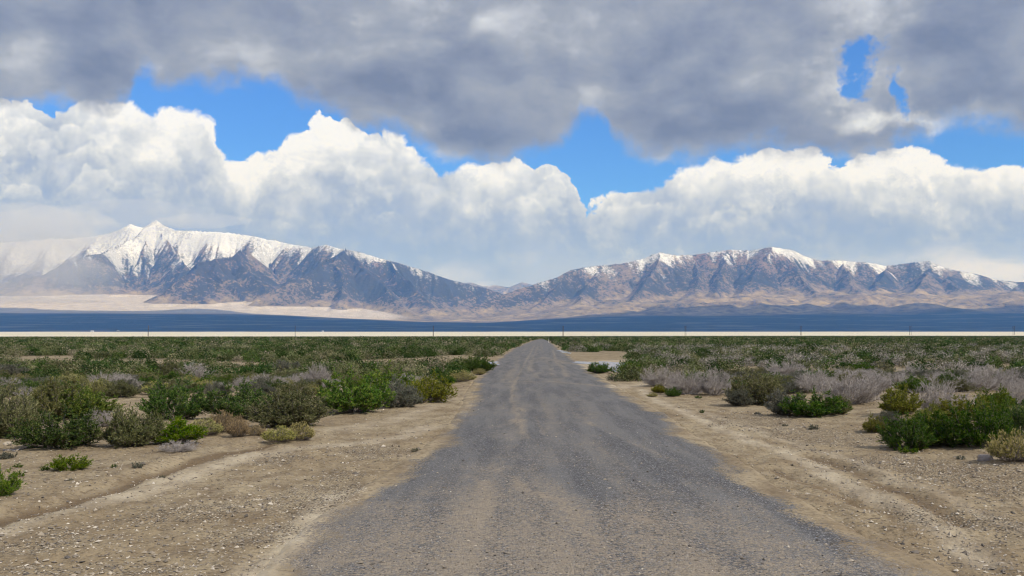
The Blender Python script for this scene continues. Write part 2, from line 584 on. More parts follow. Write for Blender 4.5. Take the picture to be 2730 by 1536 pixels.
# low hills at the foot of the range (2576 px, distance, half width, depth)
HILLS = [(1490, 789, 13.35, 420, 330), (1660, 791, 13.3, 380, 300), (1800, 783, 13.4, 420, 320), (1950, 781, 13.3, 480, 300), (2060, 791, 13.0, 300, 260),
         (2190, 779, 13.5, 420, 280), (2315, 775, 13.1, 480, 260), (2230, 766, 14.0, 500, 260), (2420, 768, 13.6, 520, 260), (2575, 762, 13.5, 480, 300),
         (2520, 756, 14.2, 520, 260), (2130, 768, 14.0, 380, 250), (1880, 772, 13.9, 340, 240), (1720, 777, 13.8, 360, 240), (2700, 760, 13.5, 500, 300), (2380, 786, 12.7, 420, 260)]


def far_base(x, y):
    """the long slope from the dry lake up to the foot of the mountains"""
    yy = np.array([7000, 8200, 9500, 11500, 13500, 14500, 15500, 17000, 22000, 30000])
    zz = np.array([12, 27, 72, 158, 250, 372, 452, 500, 520, 540])
    b = np.interp(y, yy, zz)
    b = b + 150.0 * (np.abs(fbm(x / 700.0, y / 420.0, 3, 57)) ** 0.8) * smooth(x, -1800, 1200) * smooth(y, 13000, 13700)
    lat = np.interp(x, [-7500, -3600, -1100, -300, 1200, 3500, 8000], [1.38, 1.22, 0.76, 0.74, 1.10, 1.22, 1.28])
    b = b * (1 + (lat - 1) * smooth(y, 9000, 12800))
    return b + 26.0 * fbm(x / 2600.0, y / 1500.0, 3, 51) * smooth(y, 8600, 11000)


def build_mountains():
    nx, ny = 1240, 520
    xs = np.linspace(-10200, 10600, nx)
    ys = np.concatenate([np.linspace(8050, 12500, 90, endpoint=False), np.linspace(12500, 18000, ny - 130, endpoint=False), np.linspace(18000, 22500, 40)])
    X, Y = np.meshgrid(xs, ys)
    X = X.astype(np.float32)
    Y = Y.astype(np.float32)
    base = far_base(X, Y).astype(np.float32)
    for px, py, km, hw, hd in HILLS:
        x, y, z = at(px * 1.0598, py * 1.0598 - 13, km * 1000)
        amp = max(20.0, z - float(far_base(np.array(x), np.array(y))))
        wob = 1.0 + 0.35 * fbm(X / 420.0, Y / 420.0, 2, 77)
        base = np.maximum(base, far_base(X, Y) + amp * np.exp(-((X - x) / hw) ** 2 * wob - ((Y - y) / hd) ** 2 * wob))
    wx = X + 130 * fbm(X / 900.0, Y / 900.0, 3, 3)
    wy = Y + 130 * fbm(X / 900.0, Y / 900.0, 3, 9)
    H = base.copy()
    near_crest = np.zeros_like(H)
    near_crest_only = np.zeros_like(H)
    for ri, r in enumerate(RIDGES):
        crest = len(r) > 10
        # the crest itself is not warped so that the skyline stays where the photograph has it
        if crest:
            d, v = seg_dist(X * 0.35 + wx * 0.65, Y * 0.35 + wy * 0.65, r)
        else:
            d, v = seg_dist(wx + 170 * fbm(X / 1500.0 + ri, Y / 1500.0, 2, 4) + 70 * fbm(X / 330.0, Y / 330.0 + ri, 2, 6), wy, r)
            v = v * (0.97 if r[0][0] > 0 else 1.0) * (1 + 0.07 * fbm(X / 500.0, Y / 500.0 + ri, 2, 8))
        rel = np.maximum(v - base, 1.0)
        Lw = rel * (1.42 if crest else 1.38) + 60.0
        tt = np.clip(1 - d / Lw, 0, 1)
        H = np.maximum(H, base + rel * tt ** (1.45 if crest else 1.3))
        if crest:
            near_crest_only = np.maximum(near_crest_only, 1 - smooth(d, 0, 520))
        near_crest = np.maximum(near_crest, (1 if crest else 0.6) * (1 - smooth(d, 0, 420)))
    rel = H - base
    mask = smooth(rel, 15, 260)
    dxs = np.gradient(X, axis=1)
    dys = np.gradient(Y, axis=0)
    gx = np.gradient(H, axis=1) / dxs
    gy = np.gradient(H, axis=0) / dys
    gl = np.hypot(gx, gy) + 1e-4
    k = np.minimum(1.0, gl / 0.35)
    ex, ey = -gy / gl * k * 1.1, gx / gl * k * 1.1
    add = np.zeros_like(H)
    ax_, ay_ = np.zeros_like(H), np.zeros_like(H)
    fr, amp = 1 / 900.0, 1.0
    for o in range(5):
        e, ggx, ggy = erode(X * fr + 3.7 * o, Y * fr - 1.9 * o, (ex - ay_ * 0.55).astype(np.float32), (ey + ax_ * 0.55).astype(np.float32), 31 + o)
        add += e * amp
        ax_ += ggx * amp
        ay_ += ggy * amp
        fr *= 1.95
        amp *= 0.52
    # lower the gullies more than it raises the spurs, so that the skyline keeps its height
    H2 = H + (add - 0.4) * (30 + 0.125 * np.minimum(rel, 900)) * mask * (1 - 0.93 * near_crest)
    H2 += 85 * fbm(X / 620.0, Y / 620.0, 6, 21, 0.54) * mask * (1 - 0.7 * near_crest) + 5 * fbm(X / 90.0, Y / 90.0, 3, 23) * smooth(rel, 2, 40)
    edge = smooth(np.asarray(Y), 8050, 8300)
    H2 = H2 * edge + (1 - edge) * (-6.0)
    # what grows and lies where
    gx = np.gradient(H2, axis=1) / dxs
    gy = np.gradient(H2, axis=0) / dys
    slope = np.hypot(gx, gy)
    line_z = np.interp(X, [-9000, -4500, -2500, -600, 1200, 6000, 10000], [1130, 1160, 1200, 1310, 1460, 1420, 1350])
    line_z = line_z + 520 * (1 - smooth(Y, 15500, 16450)) * smooth(-X, 200, 1500)
    gul = np.clip(-(add - 0.2), -1, 1)
    snow = (H2 - line_z) / 620.0 + 0.55 * gul - 0.30 * np.clip(slope - 0.75, 0, 1) + 0.55 * fbm(X / 500.0, Y / 500.0, 3, 41)
    # slopes facing left carry less snow, crests carry more
    snow += -0.42 * np.clip(gx, -1, 1) + 0.30 + np.where(X < 0, 0.42, 0.50) * near_crest_only ** 1.5
    top = 1300 + 0.0 * X
    veg = smooth(rel + 60 * smooth(X, -1800, 1000) * smooth(Y, 13000, 13600), 25, 230) * (1 - 0.6 * smooth(H2, 1150, 1600)) + 0.45 * fbm(X / 800.0, Y / 800.0, 3, 61)
    veg += np.where(X < 0, 0.14, 0.0) + 0.35 * smooth(-X, 800, 1800) * (1 - smooth(Y, 15300, 16200)) * smooth(rel, 150, 400)
    fan = (1 - smooth(rel, 6, 60)) * smooth(Y, 12300, 12900) * (1 - 0.70 * smooth(X, -2700, -900))
    red = smooth(fbm(X / 1100.0, Y / 1100.0, 2, 83), 0.12, 0.35) * smooth(rel, 200, 500)
    sage = (1 - smooth(Y + 260 * fbm(X / 900.0, Y / 500.0, 3, 91), 12250, 12900)) * (1 - smooth(rel, 25, 90))
    mat = mountain_material()
    att = {'snow': snow, 'veg': veg, 'fan': fan, 'red': red, 'sage': sage}
    me = grid_mesh("mountains", X, Y, H2, att, mat)
    link("mountains", me, kind='structure')

    # snowy range far behind the pass
    xs = np.linspace(-9000, 9000, 420)
    ys = np.linspace(25500, 30000, 90)
    X, Y = np.meshgrid(xs, ys)
    crest = ridge((600, 752, 27), (1000, 735, 27), (1100, 722, 27), (1150, 711, 27), (1185, 710, 27), (1215, 720, 27), (1245, 717, 27), (1280, 722, 27), (1312, 709, 27),
                  (1345, 717, 27), (1400, 732, 27), (1700, 730, 27), (2100, 742, 27))
    d, v = seg_dist(X, Y, crest)
    rel = np.maximum(v - 500, 1)
    tt = np.clip(1 - d / (rel * 2.4), 0, 1)
    H = 500 + rel * tt ** 1.3
    H += 190 * (fbm(X / 700.0, Y / 900.0, 4, 15) - 0.1) * smooth(rel * tt, 50, 500) * smooth(d, 0, 500)
    att = {'snow': (H - 1500) / 700 + 0.40 + 0.6 * fbm(X / 300.0, Y / 300.0, 3, 5), 'veg': X * 0 + 0.5, 'fan': X * 0, 'red': X * 0, 'sage': X * 0}
    link("snowy_hills", grid_mesh("snowy_hills", X, Y, H, att, mat), kind='structure')


build_mountains()


# ------------------------------------------------------------------ unseen cloud bank, added and shaped to cast the shadow on the long slope
def build_shadow_cloud():
    m, t = new_mat("shadow_cloud_white")
    finish(t, (0.85, 0.87, 0.90), 1.0, spec=0.0)
    tan_e = math.tan(SUN_EL)
    alt = 4700.0
    oy, ox = alt / tan_e * math.cos(SUN_AZ), alt / tan_e * math.sin(SUN_AZ)
    # footprint of the shadow on the slope, moved up along the sun's rays
    nx, ny = 150, 60
    u = np.linspace(-1, 1, nx)
    v = np.linspace(-1, 1, ny)
    U, V = np.meshgrid(u, v)
    x = U * 10500.0
    near = 8340.0 + 60 * fbm(x / 1200.0, 0 * x, 2, 5)
    far = 900 * fbm(x / 1100.0, 0 * x + 3, 4, 7) + np.interp(x, [-8000, -5500, -4000, -1800, -500, 1000, 3000, 5000, 8000], [13900, 13750, 13300, 12350, 12150, 13300, 13750, 13650, 13500])
    zc = (near - 8200) * 0.02 + 60
    y = near + (far - near) * (V * 0.5 + 0.5)
    # height of the ground under each point moves the caster a little further along the ray
    gz = np.interp(y, [8200, 13500], [30, 250])
    k = (alt - gz) / alt
    cx, cy_ = x + ox * k, y - oy * k
    edge = np.minimum(1 - np.abs(U), 1 - np.abs(V))
    thick = smooth(edge, 0, 0.25)
    up = alt + thick * (380 + 700 * (fbm(cx / 1500.0, cy_ / 1500.0, 4, 13) + 0.2))
    dn = alt - thick * (60 + 120 * (fbm(cx / 900.0, cy_ / 900.0, 3, 19) + 0.3))
    n = nx * ny
    i = np.arange(n).reshape(ny, nx)
    q = np.stack([i[:-1, :-1], i[:-1, 1:], i[1:, 1:], i[1:, :-1]], -1).reshape(-1, 4)
    co = np.concatenate([np.stack([cx, cy_, up], -1).reshape(-1, 3), np.stack([cx, cy_, dn - 0.5], -1).reshape(-1, 3)])
    me = raw_mesh("cloud", co, np.concatenate([q, q[:, ::-1] + n]), None, m, True)
    link("cloud", me, kind='stuff', label="unseen bank of cloud added high over the valley to shade the long slope")


build_shadow_cloud()


# ------------------------------------------------------------------ ground, road, dry lake
def pxline(pts, v=1.0):
    """polyline on the ground from spots read off the photograph (2730 px)"""
    return [(*gpt(px, py), v) for px, py in pts]


ROAD_L = [(640, 1620), (770, 1536), (880, 1410), (985, 1330), (1085, 1255), (1180, 1185), (1232, 1130), (1255, 1090), (1262, 1050), (1280, 1015), (1330, 960), (1365, 935), (1402, 917), (1432, 905.5), (1440, 902.5)]
ROAD_R = [(2640, 1620), (2476, 1534), (2214, 1415), (2075, 1342), (1915, 1225), (1830, 1170), (1745, 1105), (1680, 1065), (1622, 1030), (1566, 990), (1512, 950), (1482, 928), (1464, 912), (1453, 905.5), (1449, 902.5)]


def road_edges(y):
    out = []
    for r in (ROAD_L, ROAD_R):
        p = np.array([gpt(*q) for q in r])
        o = np.argsort(p[:, 1])
        out.append(np.interp(y, p[o, 1], p[o, 0]))
    return out


TRACK_PALE = [
    (pxline([(-80, 1425), (120, 1375), (300, 1330), (430, 1290), (560, 1245), (700, 1212), (850, 1192), (1000, 1180), (1150, 1140)]), 0.28, 0.8),
    (pxline([(380, 1300), (600, 1232), (760, 1205)]), 0.35, 0.7),
    (pxline([(660, 1536), (740, 1470), (820, 1390), (900, 1320)]), 0.22, 0.9),
    (pxline([(2640, 1500), (2350, 1330), (2100, 1215), (1900, 1130), (1780, 1080), (1700, 1040)]), 0.22, 0.8),
    (pxline([(2760, 1440), (2500, 1320), (2250, 1225), (2050, 1160), (1880, 1100)]), 0.16, 0.5),
    (pxline([(1560, 1038), (1680, 1030), (1800, 1020), (1900, 1012)]), 1.1, 0.7),
    (pxline([(1500, 985), (1560, 972), (1640, 962), (1760, 958)]), 1.6, 0.9),
    (pxline([(900, 1150), (1050, 1120), (1160, 1080)]), 0.4, 0.5),
]
RUTS = [
    (pxline([(-60, 1400), (60, 1372), (200, 1330), (330, 1290), (470, 1245), (600, 1210), (700, 1190)]), 0.22, 0.07),
    (pxline([(2150, 1215), (2300, 1265), (2450, 1335), (2560, 1400)]), 0.16, 0.04),
    (pxline([(2050, 1250), (2250, 1320), (2440, 1410)]), 0.14, 0.03),
]
GRAVEL = [  # gravelly patches: x, y, radius in px, stretched flat
    (850, 1330, 170, 60), (560, 1360, 130, 40), (420, 1375, 90, 25), (120, 1440, 130, 45), (690, 1420, 130, 40), (370, 1510, 120, 30),
    (120, 1520, 120, 25), (1000, 1205, 110, 25), (760, 1225, 80, 18), (2420, 1240, 200, 40), (2640, 1280, 200, 70), (2200, 1165, 170, 40), (2000, 1120, 140, 25),
    (2560, 1390, 200, 40), (1290, 1080, 60, 25), (900, 1270, 70, 25),
]
MOUNDS = []      # filled with the shrubs before the ground is built


def valley_z(x, y):
    z = np.interp(y, [350, 1000, 1700, 8200, 9500, 30000], [0, -1.6, -1.6, 24, 30, 30])
    return z + 0.9 * smooth(x / np.maximum(y, 1.0), -0.45, 0.45) * smooth(np.asarray(y, float), 400, 1000)


def ground_z(x, y):
    z = 0.045 * fbm(x * 0.35, y * 0.35, 3, 101) + 0.35 * fbm(x / 60.0, y / 60.0, 2, 103) * smooth(np.asarray(y, float), 60, 200) * (1 - smooth(np.asarray(y, float), 600, 1000)) * 0.6
    z = z + valley_z(x, y)
    L, R = road_edges(np.clip(y, 4, 470))
    # the ground rises a little on both sides of the graded strip
    z = z + 0.16 * smooth(x, R + 3.2, R + 6.5) * (1 - smooth(np.asarray(y, float), 60, 120))
    return z


def micro_z(x, y):
    """ruts, clods and shrub mounds near the camera"""
    f = 1 - smooth(np.asarray(y, float), 40, 75)
    z = 0.040 * fbm(x * 1.7, y * 1.7, 3, 111) + 0.034 * fbm(x * 4.4, y * 2.6, 3, 113) + 0.022 * np.abs(fbm(x * 9.0, y * 7.0, 2, 117))
    z = z * f
    for pts, w, dep in RUTS:
        d, _ = seg_dist(x + 0.10 * fbm(x * 2.0, y * 2.0, 2, 5), y + 0.10 * fbm(x * 2.0, y * 2.0, 2, 6), pts)
        z = z - dep * np.exp(-(d / w) ** 2) + dep * 0.45 * np.exp(-((d - 1.9 * w) / w) ** 2)
    for mx_, my_, r, h in MOUNDS:
        k = (np.abs(x - mx_) < 3 * r) & (np.abs(y - my_) < 3 * r)
        if k.any():
            dd = ((x[k] - mx_) ** 2 + (y[k] - my_) ** 2) / (r * r)
            z[k] = np.maximum(z[k], z[k] * 0.5 + h * np.exp(-dd))
    return z


def soil_color(t, pos, pale, grav):
    """tan desert soil; pale = compacted wheel tracks, grav = pebbly patches"""
    n1 = t.noise(pos, 0.35, 4, 0.55)
    n2 = t.noise(t.vm('MULTIPLY', pos, (1.0, 0.6, 1.0)), 2.2, 5, 0.6)
    n3 = t.noise(pos, 14.0, 4, 0.65)
    c = t.mix(t.ss(n1, 0.36, 0.64), (0.325, 0.268, 0.180), (0.262, 0.206, 0.132))
    c = t.mix(t.ss(n2, 0.40, 0.68, 0.0, 0.8), c, (0.175, 0.132, 0.086))
    c = t.mix(t.ss(n3, 0.30, 0.52, 0.8, 0.0), c, (0.115, 0.086, 0.056))
    c = t.mix(t.ss(n3, 0.60, 0.74, 0.0, 0.5), c, (0.44, 0.37, 0.275))
    c = t.mix(t.mul(t.mx(pale, 0.0), t.ss(n2, 0.2, 0.6, 1.0, 0.45)), c, (0.46, 0.40, 0.305))
    c = t.mix(t.ss(t.mul(pale, -1.0), 0.05, 0.7, 0.0, 0.85), c, (0.135, 0.096, 0.060))
    vo = t.n('TexVoronoi', {'Vector': pos, 'Scale': 26.0})
    peb = t.n('ValToRGB', {0: t.n('SeparateColor', {0: vo.outputs[1]}).outputs[0]})
    cr = peb.color_ramp
    cr.elements[0].color = (0.13, 0.11, 0.09, 1)
    cr.elements[1].color = (0.62, 0.55, 0.44, 1)
    e = cr.elements.new(0.5)
    e.color = (0.31, 0.25, 0.18, 1)
    pm = t.mul(t.ss(vo.outputs[0], 0.52, 0.36), t.ss(t.mad(t.sub(n3, 0.5), 0.6, t.mad(t.sub(n2, 0.5), 0.9, grav)), 0.22, 0.62))
    return t.mix(pm, c, peb.outputs[0]), n2, n3, vo.outputs[0], pm


def ground_material():
    m, t = new_mat("desert_soil")
    pos = t.n('NewGeometry').outputs['Position']
    pale = t.n('Attribute', attribute_name='pale').outputs['Fac']
    grav = t.n('Attribute', attribute_name='gravel').outputs['Fac']
    scrub = t.n('Attribute', attribute_name='scrub').outputs['Fac']
    c, n2, n3, vd, pm = soil_color(t, pos, pale, grav)
    nb = t.noise(pos, 0.9, 3, 0.6)
    c = t.mix(t.mul(scrub, t.ss(nb, 0.35, 0.6, 0.45, 1.0)), c, (0.125, 0.110, 0.065))
    hgt = t.mad(n3, 0.6, t.mad(n2, 0.8, t.mul(pm, t.mul(t.sub(0.5, vd), 1.6))))
    bump = t.n('Bump', {'Strength': 1.0, 'Distance': 0.06, 'Height': hgt})
    finish(t, c, 0.95, bump.outputs[0], 0.1)
    return m


def road_material():
    m, t = new_mat("road_gravel")
    pos = t.n('NewGeometry').outputs['Position']
    pale = t.n('Attribute', attribute_name='pale').outputs['Fac']
    grav = t.n('Attribute', attribute_name='gravel').outputs['Fac']
    dust = t.n('Attribute', attribute_name='dust').outputs['Fac']
    edge = t.n('Attribute', attribute_name='edge').outputs['Fac']       # metres inside the gravel edge
    c, n2, n3, vd, pm = soil_color(t, pos, pale, grav)
    st = t.noise(t.vm('MULTIPLY', pos, (1.0, 0.10, 1.0)), 2.6, 4, 0.55)          # streaks left by wheels and grader
    pn = t.noise(pos, 1.1, 4, 0.6)
    v1 = t.n('TexVoronoi', {'Vector': pos, 'Scale': 42.0})
    v2 = t.n('TexVoronoi', {'Vector': pos, 'Scale': 95.0})
    rp = t.n('ValToRGB', {0: t.n('SeparateColor', {0: v1.outputs[1]}).outputs[0]})
    cr = rp.color_ramp
    cr.elements[0].color = (0.052, 0.054, 0.064, 1)
    cr.elements[1].color = (0.46, 0.46, 0.47, 1)
    for p_, cc in ((0.35, (0.125, 0.127, 0.138)), (0.75, (0.215, 0.215, 0.222)), (0.93, (0.295, 0.288, 0.28))):
        e = cr.elements.new(p_)
        e.color = (*cc, 1)
    gr = t.mix(t.ss(v1.outputs[0], 0.30, 0.62), rp.outputs[0], (0.080, 0.078, 0.080))
    gr = t.mix(t.ss(st, 0.35, 0.65, 0.0, 0.55), gr, (0.185, 0.180, 0.176))
    stone = t.n('SeparateColor', {0: v1.outputs[1]}).outputs[1]
    dn_ = t.add(dust, t.add(t.mul(t.sub(pn, 0.5), 0.85), t.add(t.mul(t.sub(st, 0.5), 0.60), t.mul(t.sub(stone, 0.5), 0.75))))
    dsoil = t.mix(t.ss(n3, 0.3, 0.7), (0.34, 0.285, 0.215), (0.23, 0.19, 0.145))
    gr = t.mix(t.ss(dn_, 0.28, 0.95, 0.0, 0.84), gr, dsoil)
    ed = t.add(edge, t.add(t.mul(t.sub(pn, 0.5), 0.9), t.mul(t.sub(stone, 0.5), 0.35)))
    f = t.ss(ed, -0.06, 0.10)
    col = t.mix(f, c, gr)
    hg = t.mad(t.sub(1.0, v1.outputs[0]), 0.55, t.mul(t.sub(1.0, v2.outputs[0]), 0.25))
    hs = t.mad(n3, 0.6, t.mul(n2, 0.8))
    hmix = t.n('Mix', {0: f, 2: hs, 3: hg}).outputs[0]
    bump = t.n('Bump', {'Strength': 0.8, 'Distance': 0.030, 'Height': hmix})
    finish(t, col, 0.9, bump.outputs[0], 0.15)
    return m


def surface_masks(x, y):
    jx = x + 0.22 * fbm(x * 1.3, y * 0.8, 3, 201)
    jy = y + 0.5 * fbm(x * 0.9, y * 0.7, 3, 203)
    pale = np.zeros(x.shape)
    for pts, w, s in TRACK_PALE:
        d, _ = seg_dist(jx, jy, pts)
        pale = np.maximum(pale, s * (1 - smooth(d, 0.2 * w, 1.5 * w)))
    grav = np.zeros(x.shape)
    for px, py, rx, ry in GRAVEL:
        cx, cy_ = gpt(px, py)
        sx = rx / FPX * cy_
        sy = max(abs(gpt(px, py - ry)[1] - cy_), abs(gpt(px, py + ry)[1] - cy_)) * 0.8
        grav = np.maximum(grav, 1 - smooth(np.hypot((jx - cx) / sx, (jy - cy_) / sy), 0.35, 1.15))
    for pts, w, dep in RUTS:
        d, _ = seg_dist(jx, jy + 0.12, pts)
        pale = pale - (0.9 if dep > 0.05 else 0.55) * np.exp(-(d / (0.9 * w)) ** 2)
    return pale, grav * 0.9


def bare_mask(x, y):
    """open sandy strips without shrubs"""
    v = HOR + EYE * FPX / np.maximum(y, 1.0)
    u = PW / 2 + x / np.maximum(y, 1.0) * FPX
    wob = 7 * fbm(x / 9.0, y / 9.0, 3, 301)
    m = (np.abs(v + wob - np.interp(u, [-400, 0, 350, 800, 1000, 1300], [970, 967, 970, 976, 970, 958])) < np.interp(u, [-400, 0, 600, 900, 1250, 1310], [9, 11, 9, 10, 14, 6])) & (u < 1320)
    m |= (np.abs(v + 0.6 * wob - 957) < 7) & (u > 60) & (u < 215)
    m |= (v + wob > 938) & (v + wob < 1000) & (u > 1400) & (u < 1690 + 2.0 * wob - np.abs(v - 965) * 0.8)
    m |= (np.abs(v + 0.5 * wob - 981) < 4) & (u > 2180) & (u < 2290)
    m |= (np.abs(v + 0.5 * wob - 995) < 5) & (u > 2455) & (u < 2520)
    return m


def build_ground():
    ys = [-400, -150, -60, -25, -10, -3, 0.5, 2.5, 4]
    while ys[-1] < 9600:
        y = ys[-1]
        ys.append(y * (1.0055 if y < 34 else 1.011 if y < 110 else 1.035) + (0.02 if y < 34 else 0))
    ys = np.array(ys)
    u = np.linspace(-0.66, 0.66, 960)
    o = np.array([1.0, 3, 8, 20, 60, 200, 800, 3000, 9000, 20000])          # metres beyond the dense part
    k = np.concatenate([-o[::-1], 0 * u, o])
    u = np.concatenate([0 * o - 0.66, u, 0 * o + 0.66])
    U, Y = np.meshgrid(u, ys)
    X = U * (np.maximum(Y, 4.0) + 3.0) + k[None]
    Z = ground_z(X, Y) + micro_z(X, Y)
    L, R = road_edges(np.clip(Y, 4, 470))
    inr = (X > L - 0.25) & (X < R + 0.25) & (Y < 470) & (Y > 1)
    Z = np.where(inr, np.minimum(Z, ground_z(X, Y)) - 0.10, Z)           # the road sheet lies over this strip
    pale, grav = surface_masks(X, Y)
    scrub = smooth(Y, 45, 90) * (1 - 0.85 * bare_mask(X, Y)) * smooth(np.minimum(np.abs(X - L), np.abs(X - R)), 0.5, 4.0)
    link("ground", grid_mesh("ground", X, Y, Z, {'pale': pale, 'gravel': grav, 'scrub': scrub}, ground_material()), kind='structure')


def road_z(x, y):
    L, R = road_edges(y)
    t = np.clip((x - L) / (R - L), 0, 1)
    crown = 0.075 * np.sqrt(np.clip(4 * t * (1 - t), 0, 1))
    return ground_z(x, y) + 0.018 + crown + 0.010 * fbm(x * 2.2, y * 0.4, 3, 121)


ROAD_MARKS = [   # dusty wheel tracks on the gravel: pixels, width in m, strength
    (pxline([(1405, 1180), (1385, 1140), (1368, 1095), (1366, 1060), (1372, 1030), (1380, 1010), (1398, 975), (1425, 925)]), 0.14, 0.55),
    (pxline([(1445, 1170), (1420, 1120), (1380, 1095)]), 0.12, 0.5),
    (pxline([(1330, 1145), (1390, 1130)]), 0.3, 0.5),
    (pxline([(1430, 1060), (1470, 1130), (1560, 1185), (1690, 1270), (1850, 1400), (2000, 1536)]), 0.16, 0.34),
    (pxline([(1520, 1110), (1640, 1175), (1800, 1240), (2000, 1370), (2200, 1490)]), 0.18, 0.42),
    (pxline([(1590, 1085), (1700, 1140), (1850, 1220), (2050, 1350)]), 0.10, 0.3),
    (pxline([(1330, 1022), (1450, 1024), (1560, 1030), (1700, 1040)]), 0.7, 0.5),
    (pxline([(1340, 1020), (1355, 1000), (1370, 985)]), 0.3, 0.5),
    (pxline([(1435, 1015), (1425, 1000), (1412, 985), (1420, 960), (1436, 925)]), 0.3, 0.45),
    (pxline([(1510, 1010), (1500, 985), (1480, 965), (1478, 950), (1474, 935)]), 0.35, 0.55),
    (pxline([(1478, 962), (1520, 972), (1580, 975)]), 1.2, 0.6),
    (pxline([(1420, 968), (1450, 955), (1480, 965)]), 0.6, 0.35),
    (pxline([(1290, 1300), (1310, 1340), (1280, 1420)]), 0.22, 0.75),
    (pxline([(1375, 1290), (1400, 1330), (1500, 1370), (1530, 1440), (1600, 1500)]), 0.16, 0.85),
    (pxline([(1050, 1480), (1150, 1420), (1250, 1390)]), 0.3, 0.7),
]
ROAD_DARK = [
    (pxline([(1410, 1110), (1420, 1150), (1432, 1180)]), 0.09, 0.8),
    (pxline([(1580, 1150), (1700, 1230), (1760, 1300)]), 0.20, 0.7),
    (pxline([(1010, 1335), (1110, 1262), (1200, 1190), (1262, 1120)]), 0.34, 1.1),
    (pxline([(1500, 1270), (1560, 1310), (1600, 1345)]), 0.3, 0.9),
    (pxline([(1850, 1190), (2080, 1345), (2200, 1450)]), 0.22, 0.8),
]


def build_road():
    ys = [2.2]
    while ys[-1] < 455:
        y = ys[-1]
        ys.append(y * (1.007 if y < 40 else 1.012) + 0.02)
    ys = np.array(ys)
    s = np.linspace(0, 1, 230)
    S, Y = np.meshgrid(s, ys)
    L, R = road_edges(Y)
    mg = 0.55
    X = (L - mg) + S * (R - L + 2 * mg)
    ins = np.minimum(X - L, R - X)
    edge = ins + 0.46 * fbm(X * 0.8, Y * 0.45, 4, 131, 0.55) - 0.02
    Z = road_z(X, Y)
    # at the sides the sheet dips under the soil
    Z = np.where(ins < 0, ground_z(X, Y) + 0.03 - 0.115 * smooth(-ins, 0.15, mg), Z) + micro_z(X, Y) * (1 - smooth(ins, -0.3, 0.2))
    pale, grav = surface_masks(X, Y)
    v = HOR + EYE * FPX / Y
    dust = np.interp(v, [892, 940, 1000, 1150, 1260, 1340, 1430, 1540, 1700], [0.10, 0.10, 0.14, 0.20, 0.28, 0.44, 0.62, 0.76, 0.85])
    dust = dust - 0.22 * smooth((X - L) / (R - L), 0.55, 0.85) + 0.10 * fbm(X * 0.6, Y * 0.3, 3, 141)
    jx = X + 0.10 * fbm(X * 1.3, Y * 0.8, 3, 211)
    for pts, w, k in ROAD_MARKS:
        d, _ = seg_dist(jx, Y, pts)
        dust = np.maximum(dust, dust + (np.maximum(k + 0.05 - dust, 0)) * 0.8 * np.exp(-(d / (0.55 * w)) ** 2))
    wob = 0.22 * fbm(Y / 9.0, Y * 0 + 2, 3, 151)
    for fr in (0.27, 0.63, 0.40, 0.80):                     # long faint wheel paths
        dw = np.abs(jx + wob - (L + fr * (R - L)))
        dust = dust + (0.30 if fr < 0.7 and fr != 0.40 else 0.16) * np.exp(-(dw / 0.22) ** 2) * (0.7 + 0.8 * fbm(X * 0.5, Y * 0.12, 2, 153))
    for pts, w, k in ROAD_DARK:
        d, _ = seg_dist(jx, Y, pts)
        dust = dust - k * 0.6 * (1 - smooth(d, 0.2 * w, 1.6 * w))
    link("road", grid_mesh("road", X, Y, Z, {'pale': pale, 'gravel': grav, 'dust': dust, 'edge': edge}, road_material()), kind='structure')


def build_playa():
    m, t = new_mat("dry_lake_bed")
    pos = t.n('NewGeometry').outputs['Position']
    n = t.noise(t.vm('MULTIPLY', pos, (0.25, 1.0, 1.0)), 0.004, 5, 0.55)
    n2 = t.noise(t.vm('MULTIPLY', pos, (0.3, 1.0, 1.0)), 0.02, 3, 0.5)
    c = t.mix(t.ss(n, 0.35, 0.65), (0.61, 0.565, 0.44), (0.54, 0.485, 0.355))
    c = t.mix(t.ss(n2, 0.4, 0.7, 0.0, 0.35), c, (0.66, 0.62, 0.54))
    finish(t, c, 0.95, None, 0.05)
    xs = np.linspace(-13000, 13000, 160)
    ys = np.concatenate([np.linspace(1180, 1400, 20), np.linspace(1430, 8330, 120)])
    X, Y = np.meshgrid(xs, ys)
    Z = valley_z(X, Y) + 0.25
    far = 8190 + 90 * fbm(X / 1500.0, X * 0, 3, 11)
    Z = Z - 14 * smooth(Y, far, far + 120)
    link("playa", grid_mesh("playa", X, Y, Z, None, m), kind='structure')


